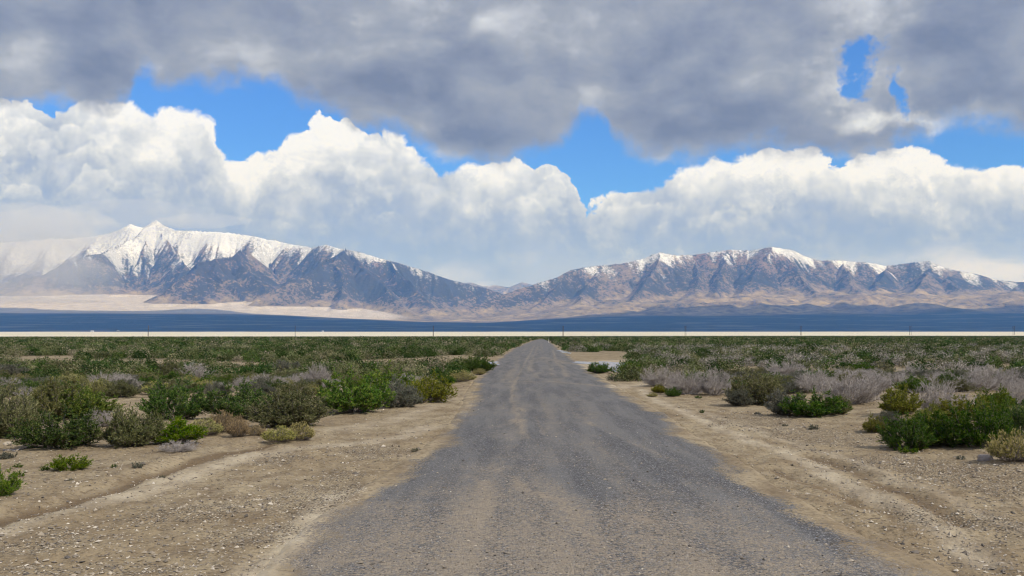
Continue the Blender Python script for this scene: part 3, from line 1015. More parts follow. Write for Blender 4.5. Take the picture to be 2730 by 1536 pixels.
def build_puddles():
    m, t = new_mat("standing_water")
    pos = t.n('NewGeometry').outputs['Position']
    n = t.noise(pos, 1.5, 3, 0.5)
    bump = t.n('Bump', {'Strength': 0.15, 'Distance': 0.01, 'Height': n})
    finish(t, (0.42, 0.38, 0.33), 0.14, bump.outputs[0], 0.6)
    for k, (px, py, rx, ry) in enumerate(((1628, 972, 52, 9), (1648, 986, 26, 9), (1316, 969, 26, 5), (1505, 940, 14, 4.5), (1560, 968, 30, 3))):
        cx, cy_ = gpt(px, py)
        sx = rx / FPX * cy_
        sy = abs(gpt(px, py - ry)[1] - gpt(px, py + ry)[1]) / 2
        a = np.linspace(0, 2 * PI, 56, endpoint=False)
        r = 1 + 0.32 * np.array([float(vnoise(np.array([math.cos(q) * 1.6 + 9 * k]), np.array([math.sin(q) * 1.6]), 3)[0]) * 2 for q in a]) + 0.12 * np.sin(a * 5 + k)
        x, y = cx + sx * r * np.cos(a), cy_ + sy * r * np.sin(a)
        zz = float(np.max(ground_z(x, y))) + 0.02
        co = np.stack([x, y, np.full(56, zz)], -1)
        co = np.concatenate([co, co - (0, 0, 0.12), [[cx, cy_, zz]]])
        tri = [(i, (i + 1) % 56, 112) for i in range(56)] + [(i, 56 + (i + 1) % 56, (i + 1) % 56) for i in range(56)] + [(i, 56 + i, 56 + (i + 1) % 56) for i in range(56)]
        link("puddle", raw_mesh("puddle", co, np.array(tri), None, m), kind='structure')


build_road()
build_playa()
build_puddles()


# ------------------------------------------------------------------ shrubs
def unit(v):
    return v / (np.linalg.norm(v, axis=-1, keepdims=True) + 1e-9)


def tubes(paths, radii, sides=3):
    """many tapered twigs: paths (n, k, 3), radii (n, k)"""
    n, k, _ = paths.shape
    tan = unit(np.gradient(paths, axis=1))
    ref = np.where(np.abs(tan[..., 2:3]) > 0.9, np.array([1.0, 0, 0]), np.array([0, 0, 1.0]))
    a = unit(np.cross(tan, ref))
    b = np.cross(tan, a)
    ang = np.arange(sides) * 2 * PI / sides
    ring = a[:, :, None] * np.cos(ang)[None, None, :, None] + b[:, :, None] * np.sin(ang)[None, None, :, None]
    co = paths[:, :, None] + ring * radii[:, :, None, None]
    i = np.arange(n * k * sides).reshape(n, k, sides)
    j = np.roll(i, -1, axis=2)
    f = np.stack([i[:, :-1], j[:, :-1], j[:, 1:], i[:, 1:]], -1).reshape(-1, 4)
    return co.reshape(-1, 3), f


def blades(p, d, length, width, r):
    """narrow leaves at points p pointing along d"""
    n = len(p)
    side = unit(np.cross(d, r.normal(size=(n, 3))))
    L = length[:, None] if np.ndim(length) else length
    W = width
    c0 = p - side * W * 0.25
    c1 = p + side * W * 0.25
    m0 = p + d * L * 0.55 + side * W * 0.5
    m1 = p + d * L * 0.55 - side * W * 0.5
    tip = p + d * L
    co = np.stack([c0, c1, m0, tip, m1], 1).reshape(-1, 3)
    i = (np.arange(n) * 5)[:, None]
    q = np.concatenate([i + np.array([[0, 1, 2, 4]]), i + np.array([[4, 2, 3, 3]])], 1).reshape(-1, 4)
    f3 = np.concatenate([i + np.array([[0, 1, 2]]), i + np.array([[0, 2, 4]]), i + np.array([[4, 2, 3]])], 1).reshape(-1, 3)
    return co, f3


def curve_pts(p0, d0, d1, L, k):
    t = np.linspace(0, 1, k)[None, :, None]
    d0, d1, L = d0[:, None], d1[:, None], L[:, None, None]
    return p0[:, None] + L * (d0 * (t - 0.5 * t * t) + d1 * (0.5 * t * t)) * 1.05


def make_shrub(kind, seed):
    """a shrub about 1 m across and H high: (stems mesh data, leaves mesh data)"""
    r = np.random.default_rng(seed)
    P = dict(
        greasewood=dict(H=0.66, n=70, sub=10, sub2=3, nl=24, ll=0.034, lw=0.0105, up=0.75, spread=1.0, lump=0.30),
        sage=dict(H=0.60, n=80, sub=11, sub2=3, nl=22, ll=0.028, lw=0.0105, up=0.55, spread=1.0, lump=0.26),
        dead=dict(H=0.62, n=70, sub=9, sub2=6, nl=3, ll=0.020, lw=0.006, up=0.45, spread=1.0, lump=0.22),
        rabbit=dict(H=0.66, n=210, sub=4, sub2=0, nl=13, ll=0.050, lw=0.0085, up=0.9, spread=0.85, lump=0.16),
        tuft=dict(H=0.55, n=30, sub=5, sub2=0, nl=12, ll=0.085, lw=0.024, up=0.6, spread=1.0, lump=0.30))[kind]
    n, H = P['n'], P['H']
    az = r.uniform(0, 2 * PI, n)
    ce = r.uniform(0.04, 1.0, n) ** 0.85
    se = np.sqrt(1 - ce * ce)
    D = np.stack([np.cos(az) * se, np.sin(az) * se, ce], -1)
    k1, k2, k3 = r.uniform(0, 6.28, 3)
    lump = 1 + P['lump'] * (np.sin(az * 2 + k1) * 0.5 + np.sin(az * 3 + k2) * 0.45 + np.sin(az * 5 + k3 + ce * 4) * 0.4 + r.normal(size=n) * 0.30)
    reach = np.stack([D[:, 0] * 0.5, D[:, 1] * 0.5, D[:, 2] * H], -1) * np.clip(lump, 0.55, 1.5)[:, None]
    root = np.stack([np.cos(az), np.sin(az), 0 * az], -1) * (0.10 * np.sqrt(r.uniform(0, 1, n)))[:, None]
    L = np.linalg.norm(reach - root, axis=1)
    dd = unit(reach - root)
    d1 = unit(dd + np.array([0, 0, P['up']]) + r.normal(size=(n, 3)) * 0.12)
    d0 = unit(dd * 2 - d1)
    d0[:, 2] = np.abs(d0[:, 2]) * 0.6 + 0.06
    main = curve_pts(root, unit(d0), d1, L, 6)
    main[:, 1:5] += r.normal(size=(n, 4, 3)) * 0.010
    main[..., 2] = np.maximum(main[..., 2], 0.0)
    rad = np.linspace(0.010 if kind != 'rabbit' else 0.005, 0.0022, 6)[None] * r.uniform(0.7, 1.3, (n, 1))
    parts = [tubes(main, rad)]
    tips, tdirs = [main[:, -1]], [d1]

    def branch(paths, dirs, m, l0, l1, lo, r0, upb, spread):
        N = len(paths)
        idx = np.repeat(np.arange(N), m)
        t = r.uniform(lo, 1.0, N * m) * (paths.shape[1] - 1.001)
        i0 = t.astype(int)
        fr = (t - i0)[:, None]
        p = paths[idx, i0] * (1 - fr) + paths[idx, i0 + 1] * fr
        tan = unit(paths[idx, i0 + 1] - paths[idx, i0])
        out = unit(tan + r.normal(size=(N * m, 3)) * spread + np.array([0, 0, upb]))
        end = unit(out + np.array([0, 0, upb * 0.9]) + r.normal(size=(N * m, 3)) * 0.2)
        q = curve_pts(p, out, end, r.uniform(l0, l1, N * m), 4)
        q[..., 2] = np.maximum(q[..., 2], 0.004)
        rr = np.linspace(r0, r0 * 0.45, 4)[None] * np.ones((N * m, 1))
        return q, end, rr

    tw, te, rr = branch(main, d1, P['sub'], 0.07, 0.20, 0.30 if kind != 'rabbit' else 0.55, 0.0030, 0.40, 0.55)
    parts.append(tubes(tw, rr))
    leafy = tw
    if P['sub2']:
        t2, e2, r2 = branch(tw, te, P['sub2'], 0.04, 0.11 if kind != 'dead' else 0.13, 0.2, 0.0021, 0.25, 0.6)
        parts.append(tubes(t2, r2))
        leafy = np.concatenate([tw, t2])
    off, co, fa = 0, [], []
    for c, f in parts:
        co.append(c)
        fa.append(f + off)
        off += len(c)
    stems = (np.concatenate(co), np.concatenate(fa))
    # leaves along the twigs; whole twigs share a shade, as they do on the plant
    nl = P['nl']
    if P['sub2'] and kind != 'dead':
        nl = max(3, int(nl * 0.55))
    N = len(leafy)
    idx = np.repeat(np.arange(N), nl)
    t = r.uniform(0.15, 1.0, N * nl) * 2.999
    i0 = t.astype(int)
    fr = (t - i0)[:, None]
    p = leafy[idx, i0] * (1 - fr) + leafy[idx, i0 + 1] * fr
    tan = unit(leafy[idx, i0 + 1] - leafy[idx, i0])
    sp = 0.65 if kind != 'rabbit' else 0.35
    d = unit(tan + r.normal(size=(N * nl, 3)) * sp + np.array([0, 0, 0.25]))
    ln = P['ll'] * r.uniform(0.6, 1.3, N * nl)
    bc, bf = blades(p, d, ln, P['lw'], r)
    twig_t = np.clip(r.normal(0.5, 0.22, N), 0, 1)[idx]
    tint = np.clip(twig_t + r.normal(size=N * nl) * 0.13, 0, 1)
    tint = np.repeat(tint, 5)
    tip = np.repeat(np.clip(fr[:, 0] * 0 + (t / 3.0), 0, 1), 5)
    # bring the plant to one metre across and one metre high; put_shrub gives it its real size
    ww = 2 * np.percentile(np.hypot(bc[:, 0], bc[:, 1]), 96)
    hh = np.percentile(bc[:, 2], 99.6)
    sc = np.array([1 / ww, 1 / ww, 1 / hh])
    return (stems[0] * sc, stems[1]), (bc * sc, bf, tint, tip)


def leaf_material(name, dark, mid, light, tipc=None, trans=0.34):
    m, t = new_mat(name)
    tint = t.n('Attribute', attribute_name='tint').outputs['Fac']
    tip = t.n('Attribute', attribute_name='tip').outputs['Fac']
    rnd = t.n('ObjectInfo').outputs['Random']
    rp = t.n('ValToRGB', {0: tint})
    cr = rp.color_ramp
    cr.elements[0].position, cr.elements[0].color = 0.1, (*dark, 1)
    cr.elements[1].position, cr.elements[1].color = 0.95, (*light, 1)
    e = cr.elements.new(0.55)
    e.color = (*mid, 1)
    c = rp.outputs[0]
    if tipc:
        c = t.mix(t.ss(tip, 0.35, 0.85), c, tipc)
    hs = t.n('HueSaturation', {'Hue': t.lin(rnd, 0, 1, 0.485, 0.515), 'Saturation': t.lin(t.m('FRACT', t.mul(rnd, 7.3)), 0, 1, 0.85, 1.1),
                               'Value': t.lin(t.m('FRACT', t.mul(rnd, 13.7)), 0, 1, 0.82, 1.18), 'Color': c})
    c = hs.outputs[0]
    df = t.n('BsdfDiffuse', {0: c})
    tr = t.n('BsdfTranslucent', {0: c})
    mx = t.n('MixShader', {0: trans, 1: df.outputs[0], 2: tr.outputs[0]})
    t.n('OutputMaterial', {0: mx.outputs[0]})
    return m


def stem_material(name, a, b):
    m, t = new_mat(name)
    pos = t.n('TexCoord').outputs['Object']
    n = t.noise(pos, 9.0, 4, 0.6)
    finish(t, t.mix(t.ss(n, 0.3, 0.7), a, b), 0.9, None, 0.1)
    return m


LEAF = {
    'greasewood': leaf_material("greasewood_leaf", (0.022, 0.064, 0.010), (0.068, 0.138, 0.018), (0.205, 0.265, 0.045)),
    'bright': leaf_material("bright_leaf", (0.040, 0.105, 0.010), (0.120, 0.205, 0.018), (0.29, 0.33, 0.05)),
    'yellow': leaf_material("yellow_green_leaf", (0.075, 0.105, 0.008), (0.21, 0.225, 0.018), (0.36, 0.335, 0.06)),
    'sage': leaf_material("sage_leaf", (0.075, 0.096, 0.032), (0.180, 0.190, 0.072), (0.350, 0.330, 0.155)),
    'grey': leaf_material("grey_sage_leaf", (0.085, 0.098, 0.072), (0.170, 0.176, 0.130), (0.300, 0.290, 0.220)),
    'dead': leaf_material("dry_leaf", (0.22, 0.20, 0.19), (0.36, 0.325, 0.30), (0.50, 0.455, 0.42)),
    'rabbit': leaf_material("rabbitbrush_leaf", (0.075, 0.100, 0.014), (0.185, 0.200, 0.032), (0.34, 0.32, 0.09), (0.48, 0.43, 0.16)),
    'tan': leaf_material("dry_rabbitbrush_leaf", (0.15, 0.115, 0.060), (0.27, 0.205, 0.115), (0.40, 0.31, 0.18), (0.50, 0.375, 0.225)),
}
STEM = {
    'brown': stem_material("grey_bark", (0.115, 0.095, 0.082), (0.27, 0.235, 0.205)),
    'pale': stem_material("bleached_twig", (0.29, 0.262, 0.25), (0.52, 0.475, 0.45)),
}
# kind: (builder, leaf colour, stem colour, plant name, category)
KINDS = {
    'greasewood': ('greasewood', 'greasewood', 'brown', 'greasewood_shrub', 'shrub'),
    'bright': ('greasewood', 'bright', 'brown', 'greasewood_shrub', 'shrub'),
    'yellow': ('greasewood', 'yellow', 'brown', 'greasewood_shrub', 'shrub'),
    'sage': ('sage', 'sage', 'brown', 'sagebrush_shrub', 'shrub'),
    'grey': ('sage', 'grey', 'brown', 'sagebrush_shrub', 'shrub'),
    'dead': ('dead', 'dead', 'pale', 'dry_shrub', 'dry shrub'),
    'rabbit': ('rabbit', 'rabbit', 'brown', 'rabbitbrush_shrub', 'shrub'),
    'tan': ('rabbit', 'tan', 'brown', 'rabbitbrush_shrub', 'shrub'),
    'tuft': ('tuft', 'greasewood', 'brown', 'seedling_tuft', 'small plant'),
    'greytuft': ('tuft', 'grey', 'brown', 'seedling_tuft', 'small plant'),
}
GEO, PROTO = {}, {}


def shrub_data(kind, var):
    key = (kind, var)
    if key not in PROTO:
        b, lf, st, nm, cat = KINDS[kind]
        if (b, var) not in GEO:
            GEO[(b, var)] = make_shrub(b, sum(map(ord, b)) * 7 + var * 101)
        (sc, sf), (lc, lfc, tint, tip) = GEO[(b, var)]
        a = raw_mesh("stems", sc, sf, None, STEM[st], True)
        f = raw_mesh("foliage", lc, lfc, {'tint': tint, 'tip': tip}, LEAF[lf], True)
        PROTO[key] = (a, f)
    return PROTO[key]


PLACED = []


def put_shrub(kind, x, y, w, h, label, group=None, var=None, rz=None):
    b, lf, st, nm, cat = KINDS[kind]
    var = int(rng.integers(0, 4)) if var is None else var
    a, f = shrub_data(kind, var)
    e = bpy.data.objects.new(nm, None)
    COL.objects.link(e)
    e.empty_display_size = 0.3
    e['label'] = label
    e['category'] = cat
    if group:
        e['group'] = group
    o1 = link("stems", a, e)
    o2 = link("foliage", f, e)
    e.scale = (w, w * rng.uniform(0.85, 1.1), h)
    e.rotation_euler = (0, 0, rng.uniform(0, 6.28) if rz is None else rz)
    PLACED.append((e, x, y, w, h))
    r = max(0.25, w * 0.55)
    if y < 60 and w > 0.3:
        MOUNDS.append((x, y, r, min(0.06, 0.05 * w + 0.005)))
    return e


G_L = 'shrubs left of the road'
G_R = 'shrubs right of the road'
# shrubs one can point to in the photograph: kind, centre px, base row, width px, height px, label
SPOTS = [
    ('greasewood', 165, 1206, 205, 112, 'big dark green greasewood with black shaded base, largest bush left of the road'),
    ('sage', 40, 1176, 190, 150, 'tall olive sagebrush cut by the left frame edge behind the big dark greasewood'),
    ('sage', 140, 1128, 180, 120, 'broad yellowish olive sagebrush rising behind the big dark greasewood'),
    ('bright', 240, 1125, 150, 92, 'mid green greasewood behind and right of the biggest dark bush on the left'),
    ('dead', 275, 1144, 90, 46, 'dark grey leafless shrub low between two green bushes on the left'),
    ('sage', 355, 1202, 150, 112, 'grey green sagebrush joined to the bright green greasewood at the edge of the sand'),
    ('bright', 468, 1194, 130, 72, 'bright green rounded greasewood at the edge of the sand left of the road'),
    ('dead', 478, 1212, 95, 32, 'low grey dead twigs lying in front of the bright green greasewood'),
    ('greasewood', 470, 1128, 165, 112, 'deep green wide greasewood behind the bright green one'),
    ('greasewood', 640, 1126, 185, 100, 'green greasewood behind the tan rabbitbrush'),
    ('sage', 770, 1148, 215, 112, 'wide olive sagebrush with bare grey stems and a dark hollow at its base'),
    ('rabbit', 552, 1168, 88, 48, 'yellow green rabbitbrush beside the tan one'),
    ('tan', 600, 1160, 80, 62, 'tan dry rabbitbrush with a straw coloured rounded top'),
    ('tan', 640, 1170, 60, 58, 'orange tan rabbitbrush leaning on the straw coloured one'),
    ('tan', 688, 1166, 56, 30, 'small low pale tuft between tan rabbitbrush and yellow green pair'),
    ('rabbit', 748, 1188, 88, 46, 'low yellow green rabbitbrush, front one of the pair on the sand'),
    ('rabbit', 806, 1180, 70, 52, 'taller yellow green rabbitbrush, rear one of the pair on the sand'),
    ('bright', 194, 1261, 88, 44, 'small bright green bush alone on the bare sand in front of the big dark bush'),
    ('bright', 15, 1330, 88, 74, 'green bush cut by the left frame edge, nearest to the camera'),
    ('tuft', 57, 1250, 26, 15, 'tiny green tuft left of the lone small bush on the sand'),
    ('tuft', 130, 1256, 28, 19, 'small dark green tuft close beside the lone small bush'),
    ('tuft', 58, 1278, 36, 18, 'flat green tuft just above the nearest left edge bush'),
    ('greytuft', 30, 1227, 46, 20, 'bluish green low plant below the left edge sagebrush'),
    ('tuft', 312, 1254, 16, 14, 'tiny green sprout on the sand left of the pale wheel track'),
    ('greytuft', 372, 1256, 30, 21, 'grey green sprout at the upper rim of the pale wheel track'),
    ('greytuft', 197, 1284, 18, 10, 'dark tiny sprout on the sand below the lone small bush'),
    ('greytuft', 440, 1281, 18, 10, 'dark tiny sprout on the pale wheel track'),
    ('greytuft', 1113, 1206, 24, 12, 'small grey plant on the sandy shoulder by the left gravel edge'),
    ('bright', 945, 1110, 178, 114, 'tall fresh green greasewood nearest the left gravel edge'),
    ('grey', 1065, 1092, 115, 82, 'dark grey green bush in the middle of the green clump by the left gravel edge'),
    ('yellow', 1135, 1080, 128, 80, 'yellow green greasewood, right end of the clump by the left gravel edge'),
    ('bright', 1030, 1066, 165, 86, 'green greasewood at the back of the clump by the left gravel edge'),
    ('grey', 880, 1095, 70, 62, 'grey green sagebrush at the left end of the clump by the gravel'),
    ('greasewood', 1275, 996, 82, 44, 'dark green greasewood touching the left gravel edge before the puddle'),
    ('rabbit', 1230, 1022, 78, 32, 'olive dome shaped rabbitbrush in front of the dark greasewood by the gravel'),
    ('rabbit', 1278, 1002, 38, 19, 'small yellowish bush at the foot of the dark greasewood by the gravel'),
    ('greasewood', 1213, 999, 52, 32, 'small dark green bush left of the dark greasewood by the gravel edge'),
    ('greasewood', 350, 1010, 90, 38, 'dark green greasewood just below the bare sand strip on the left'),
    ('sage', 455, 1012, 68, 48, 'green olive bush beside the pale grey dry shrub below the sand strip'),
    ('dead', 520, 1016, 100, 46, 'pale lavender grey dry shrub below the bare sand strip'),
    ('dead', 305, 1044, 130, 46, 'brownish grey dry shrub with a dark hole in it, left of the road'),
    ('greasewood', 655, 1008, 118, 30, 'low wide dark green bush below the bare sand strip'),
    ('dead', 850, 1032, 68, 62, 'grey twiggy bush standing alone left of the fresh green clump'),
    ('grey', 762, 1004, 74, 42, 'blue grey bush beside the bare sand strip'),
    ('greasewood', 738, 1058, 70, 42, 'dark green bush behind the olive sagebrush with bare stems'),
    ('sage', 790, 1075, 90, 52, 'yellow olive bush behind the olive sagebrush with bare stems'),
    ('dead', 658, 1046, 74, 42, 'whitish dry shrub among the green bushes left of the road'),
    ('grey', 30, 1012, 95, 40, 'grey green bush by the left frame edge below the sand strip'),
    ('sage', 160, 1004, 85, 38, 'dark olive low bush below the sand strip near the left frame edge'),
    ('grey', 240, 996, 46, 20, 'small grey green bush alone on the sand strip'),
    ('dead', 25, 1046, 90, 36, 'pale grey dry shrub at the left frame edge'),
    # right of the road
    ('greasewood', 2165, 1120, 150, 72, 'dark green rounded greasewood on the gravel bank right of the road'),
    ('grey', 2088, 1114, 95, 70, 'grey green bush joined to the left side of the dark greasewood on the bank'),
    ('sage', 2012, 1086, 130, 88, 'olive brown sagebrush at the top of the gravel bank'),
    ('grey', 1972, 1088, 75, 52, 'grey olive bush at the left end of the thicket on the bank'),
    ('dead', 1832, 1058, 100, 68, 'pinkish grey dry shrub nearest the road on the right'),
    ('dead', 1905, 1060, 95, 72, 'light grey dry shrub second from the road on the right'),
    ('dead', 1762, 1034, 95, 52, 'pale grey dry shrub behind the small green bushes by the right gravel edge'),
    ('dead', 2095, 1012, 110, 52, 'grey dry shrub furthest back in the grey thicket'),
    ('dead', 2170, 1052, 125, 64, 'lavender grey dry shrub behind the dark greasewood on the bank'),
    ('dead', 2262, 1086, 155, 92, 'large lavender grey dry shrub right of the dark greasewood'),
    ('dead', 2382, 1032, 108, 38, 'low pale dry shrub behind the yellow green greasewood'),
    ('dead', 2618, 1048, 150, 66, 'wide pale dry shrub near the right frame edge'),
    ('dead', 2500, 1106, 150, 92, 'tall smoky grey dry shrub between yellow green bushes'),
    ('yellow', 2392, 1112, 110, 80, 'yellow green greasewood with a green top beside the smoky grey shrub'),
    ('yellow', 2325, 1158, 62, 48, 'small yellow green bush at the front of the thicket on the bank'),
    ('grey', 2368, 1152, 74, 52, 'pale olive bush between the small yellow green one and the big dark one'),
    ('greasewood', 2412, 1208, 135, 98, 'big blackish green greasewood at the left front of the right hand thicket'),
    ('greasewood', 2525, 1200, 140, 100, 'dark blue green greasewood in the middle of the front thicket'),
    ('greasewood', 2612, 1206, 145, 124, 'tall dark greasewood with grey branches in the front thicket'),
    ('greasewood', 2468, 1203, 120, 96, 'dark bush filling the gap between the blackish and the blue green greasewood'),
    ('bright', 2665, 1150, 115, 86, 'green bush just above the yellow tan rabbitbrush at the right frame edge'),
    ('yellow', 2465, 1150, 95, 66, 'olive yellow bush above the gap in the front thicket on the right'),
    ('tuft', 2412, 1214, 54, 28, 'small dark tuft at the foot of the blackish green greasewood'),
    ('yellow', 2575, 1132, 150, 66, 'mustard green bush rising behind the front thicket'),
    ('rabbit', 2690, 1243, 125, 88, 'yellow tan rabbitbrush at the right frame edge'),
    ('greasewood', 2722, 1172, 100, 100, 'dark green bush behind the rabbitbrush at the right frame edge'),
    ('bright', 2650, 1096, 90, 58, 'mid green bush behind the tall dark greasewood near the right frame edge'),
    ('dead', 2700, 1086, 80, 60, 'grey dry shrub at the right frame edge behind the green bushes'),
    ('greasewood', 1595, 998, 64, 30, 'round green bush alone on the sand beside the pale puddle'),
    ('bright', 1680, 1013, 64, 46, 'fresh green bush right of the pale puddle'),
    ('greasewood', 1728, 1008, 42, 28, 'small dark green bush right of the fresh green one by the puddle'),
    ('greytuft', 1633, 1016, 32, 15, 'low grey mound of twigs below the pale puddle'),
    ('yellow', 1756, 1050, 46, 23, 'small olive green bush at the foot of the pale dry shrub by the road'),
    ('rabbit', 1738, 1061, 28, 13, 'tiny yellow green bush closest to the right gravel edge'),
    ('greasewood', 1792, 1060, 44, 26, 'small dark bush between the tiny yellow one and the pinkish dry shrub'),
    ('sage', 2225, 1112, 80, 50, 'pale green sagebrush at the right end of the dark greasewood on the bank'),
    ('greasewood', 2292, 1000, 84, 30, 'green bush on the flat behind the grey thicket'),
    ('greasewood', 2388, 970, 48, 32, 'dark round bush alone on the flat far behind the grey thicket'),
    ('greasewood', 2155, 951, 58, 23, 'dark green bush standing out in the far scrub above the grey thicket'),
    ('tuft', 1860, 1064, 18, 12, 'tiny green tuft under the pinkish dry shrub'),
    ('tuft', 1868, 1101, 14, 11, 'tiny dark tuft alone on the gravel shoulder'),
    ('greytuft', 2163, 1147, 26, 18, 'grey sprout on the gravel bank below the dark greasewood'),
    ('greytuft', 2017, 1105, 18, 9, 'tiny grey sprout on the gravel bank below the olive sagebrush'),
    ('greytuft', 2088, 1138, 14, 8, 'faint grey sprout on the gravel shoulder'),
    ('greytuft', 2552, 1226, 24, 13, 'small grey plant on the gravel below the front thicket'),
]


def place_spots():
    for kind, px, base, w, h, label in SPOTS:
        x, y = gpt(px, base)
        for _ in range(4):                   # meet the real ground, not the flat one
            gz = float(ground_z(np.array([x]), np.array([y]))[0])
            y = gpt(px, base)[1] * (EYE - gz) / EYE
            x = (px - PW / 2) / FPX * y
        d = y
        W, Hh = w / FPX * d, h / FPX * d
        # the visible base is the front of the plant; its centre lies half a width further back
        y2 = y + 0.36 * W
        x2 = (px - PW / 2) / FPX * y2
        put_shrub(kind, x2, y2, W * 1.08, Hh * 0.93, label, G_L if px < 1365 else G_R)


FILL_KINDS = {'L': (['sage', 'greasewood', 'grey', 'sage', 'greasewood', 'dead', 'rabbit', 'sage'],), 'R': (['sage', 'greasewood', 'grey', 'dead', 'sage', 'grey', 'greasewood', 'dead'],)}
FILL_LABEL = {
    'greasewood': 'dark green bush in the dense low scrub %s of the road',
    'sage': 'olive bush in the dense low scrub %s of the road',
    'grey': 'grey green bush in the dense low scrub %s of the road',
    'dead': 'grey dry bush in the dense low scrub %s of the road',
    'rabbit': 'yellowish bush in the dense low scrub %s of the road',
}


def place_fill(limit):
    spots = []
    tries = 0
    while tries < 9000:
        tries += 1
        y = 24 + 62 * rng.uniform() ** 0.75
        x = rng.uniform(-0.56, 0.56) * y
        L, R = road_edges(y)
        if L - 1.0 < x < R + 1.2 + 2.5 * (y < 45):
            continue
        if y < 40 and x < 0 and x > L - 6.0 * (40 - y) / 14:
            continue
        if bool(bare_mask(np.array([x]), np.array([y]))[0]):
            continue
        v = HOR + EYE * FPX / y
        u = PW / 2 + x / y * FPX
        if v > 1062 or (x > 0 and u < 1800 and v > 990) or (x > 0 and v > 1090 - (u - 1800) * 0.0 and u < 2200 and v > 1040):
            continue
        if u < 1365 and v > 1040 and u > 840:
            continue
        w = rng.uniform(0.7, 1.5)
        if any((x - a) ** 2 + (y - b) ** 2 < (0.36 * (w + c)) ** 2 for _, a, b, c, _h in PLACED) or any((x - a) ** 2 + (y - b) ** 2 < (0.40 * (w + c)) ** 2 for a, b, c in spots):
            continue
        spots.append((x, y, w))
    spots.sort(key=lambda s: s[1])
    spots = spots[:limit]
    for x, y, w in spots:
        side = 'L' if x < 0 else 'R'
        kind = FILL_KINDS[side][0][int(rng.integers(0, 8))]
        sname = 'left' if side == 'L' else 'right'
        put_shrub(kind, x, y, w, min(w * rng.uniform(0.36, 0.52), rng.uniform(0.38, 0.54)), FILL_LABEL[kind] % sname, 'low scrub %s of the road' % sname)
    return spots[-1][1]


def far_scrub(y0):
    """the flat beyond: thousands of shrubs nobody could count, as one mass of small leaf clumps"""
    r = np.random.default_rng(99)
    pal = np.array([(0.030, 0.062, 0.016), (0.055, 0.092, 0.026), (0.120, 0.138, 0.060), (0.185, 0.180, 0.100), (0.24, 0.215, 0.150), (0.085, 0.120, 0.034)])
    wts = np.array([0.26, 0.18, 0.22, 0.17, 0.08, 0.09])
    co_all, col_all = [], []
    for (a, b, dens, wmin, wmax, nt, ts) in ((y0, 76, 0.60, 0.6, 1.5, 420, 0.125), (76, 125, 0.42, 0.8, 2.1, 360, 0.17), (125, 240, 0.22, 1.0, 2.6, 150, 0.30), (240, 480, 0.17, 1.0, 2.4, 46, 0.55), (480, 1260, 0.042, 1.8, 4.2, 24, 0.95)):
        lim = 0.57
        n = int(lim * (b * b - a * a) * dens)
        y = np.sqrt(r.uniform(a * a, b * b, n))
        x = r.uniform(-lim, lim, n) * y
        L, R = road_edges(np.clip(y, 4, 470))
        keep = ~((x > L - 0.9) & (x < R + 1.0) & (y < 430)) & ~bare_mask(x, y)
        pat = fbm(x / 16.0, y / 16.0, 3, 401)
        keep &= (pat > -0.42) | (y > 300)
        x, y, pat = x[keep], y[keep], pat[keep]
        n = len(x)
        w = r.uniform(wmin, wmax, n)
        h = np.minimum(w * r.uniform(0.36, 0.58, n), r.uniform(0.45, 0.85, n))
        z = ground_z(x, y)
        ci = r.choice(len(pal), n, p=wts)
        sil = (x > 0) & (r.uniform(0, 1, n) < 0.30) & (y < 125)
        ci = np.where(sil, 4, ci)
        base = np.where(sil[:, None], np.array([[0.30, 0.275, 0.24]]), pal[ci]) * r.uniform(0.65, 1.35, (n, 1))
        # a random dome of leaf clumps for each
        az = r.uniform(0, 2 * PI, (n, nt))
        ce = r.uniform(0.0, 1.0, (n, nt))
        se = np.sqrt(1 - ce ** 2)
        k1 = r.uniform(0, 6.28, (n, 1))
        lump = 1 + 0.22 * np.sin(az * 2 + k1) + 0.16 * np.sin(az * 3 + 2 * k1) + 0.12 * r.normal(size=(n, nt))
        rad = np.clip(r.uniform(0.55, 1.0, (n, nt)) ** 0.5 * lump, 0.2, 1.5)
        P = np.stack([np.cos(az) * se * rad * w[:, None] / 2 + x[:, None], np.sin(az) * se * rad * w[:, None] / 2 + y[:, None], z[:, None] + 0.02 + ce * rad * h[:, None]], -1)
        e1 = r.normal(size=(n, nt, 3))
        e1[..., 2] = np.abs(e1[..., 2]) * 0.8
        e1 = unit(e1) * ts * r.uniform(0.5, 1.2, (n, nt, 1))
        e2 = unit(r.normal(size=(n, nt, 3))) * ts * r.uniform(0.3, 0.7, (n, nt, 1))
        tri = np.stack([P - e2 * 0.5, P + e2 * 0.5, P + e1], 2)
        c = base[:, None] * r.uniform(0.78, 1.20, (n, nt, 1))
        co_all.append(tri.reshape(-1, 3).astype(np.float32))
        col_all.append(c.reshape(-1, 3).astype(np.float32))
    co = np.concatenate(co_all)
    colr = np.concatenate(col_all)
    f = np.arange(len(co), dtype=np.int32).reshape(-1, 3)
    m, t = new_mat("scrub_leaf")
    ca = t.n('Attribute', attribute_name='leaf_color').outputs['Color']
    df = t.n('BsdfDiffuse', {0: ca})
    tr = t.n('BsdfTranslucent', {0: ca})
    t.n('OutputMaterial', {0: t.n('MixShader', {0: 0.2, 1: df.outputs[0], 2: tr.outputs[0]}).outputs[0]})
    me = raw_mesh("desert_scrub", co, f, None, m)
    at_ = me.attributes.new('leaf_color', 'FLOAT_COLOR', 'FACE')
    at_.data.foreach_set('color', np.concatenate([colr, np.ones((len(colr), 1), np.float32)], 1).ravel())
    link("desert_scrub", me, kind='stuff', label="dense dark green scrub covering the flat as far as the pale dry lake")
    print("far scrub triangles", len(f), "fill to", y0)


place_spots()
Y_FILL = place_fill(300 - len(SPOTS) - 2)
print("fill to", Y_FILL)
far_scrub(Y_FILL)


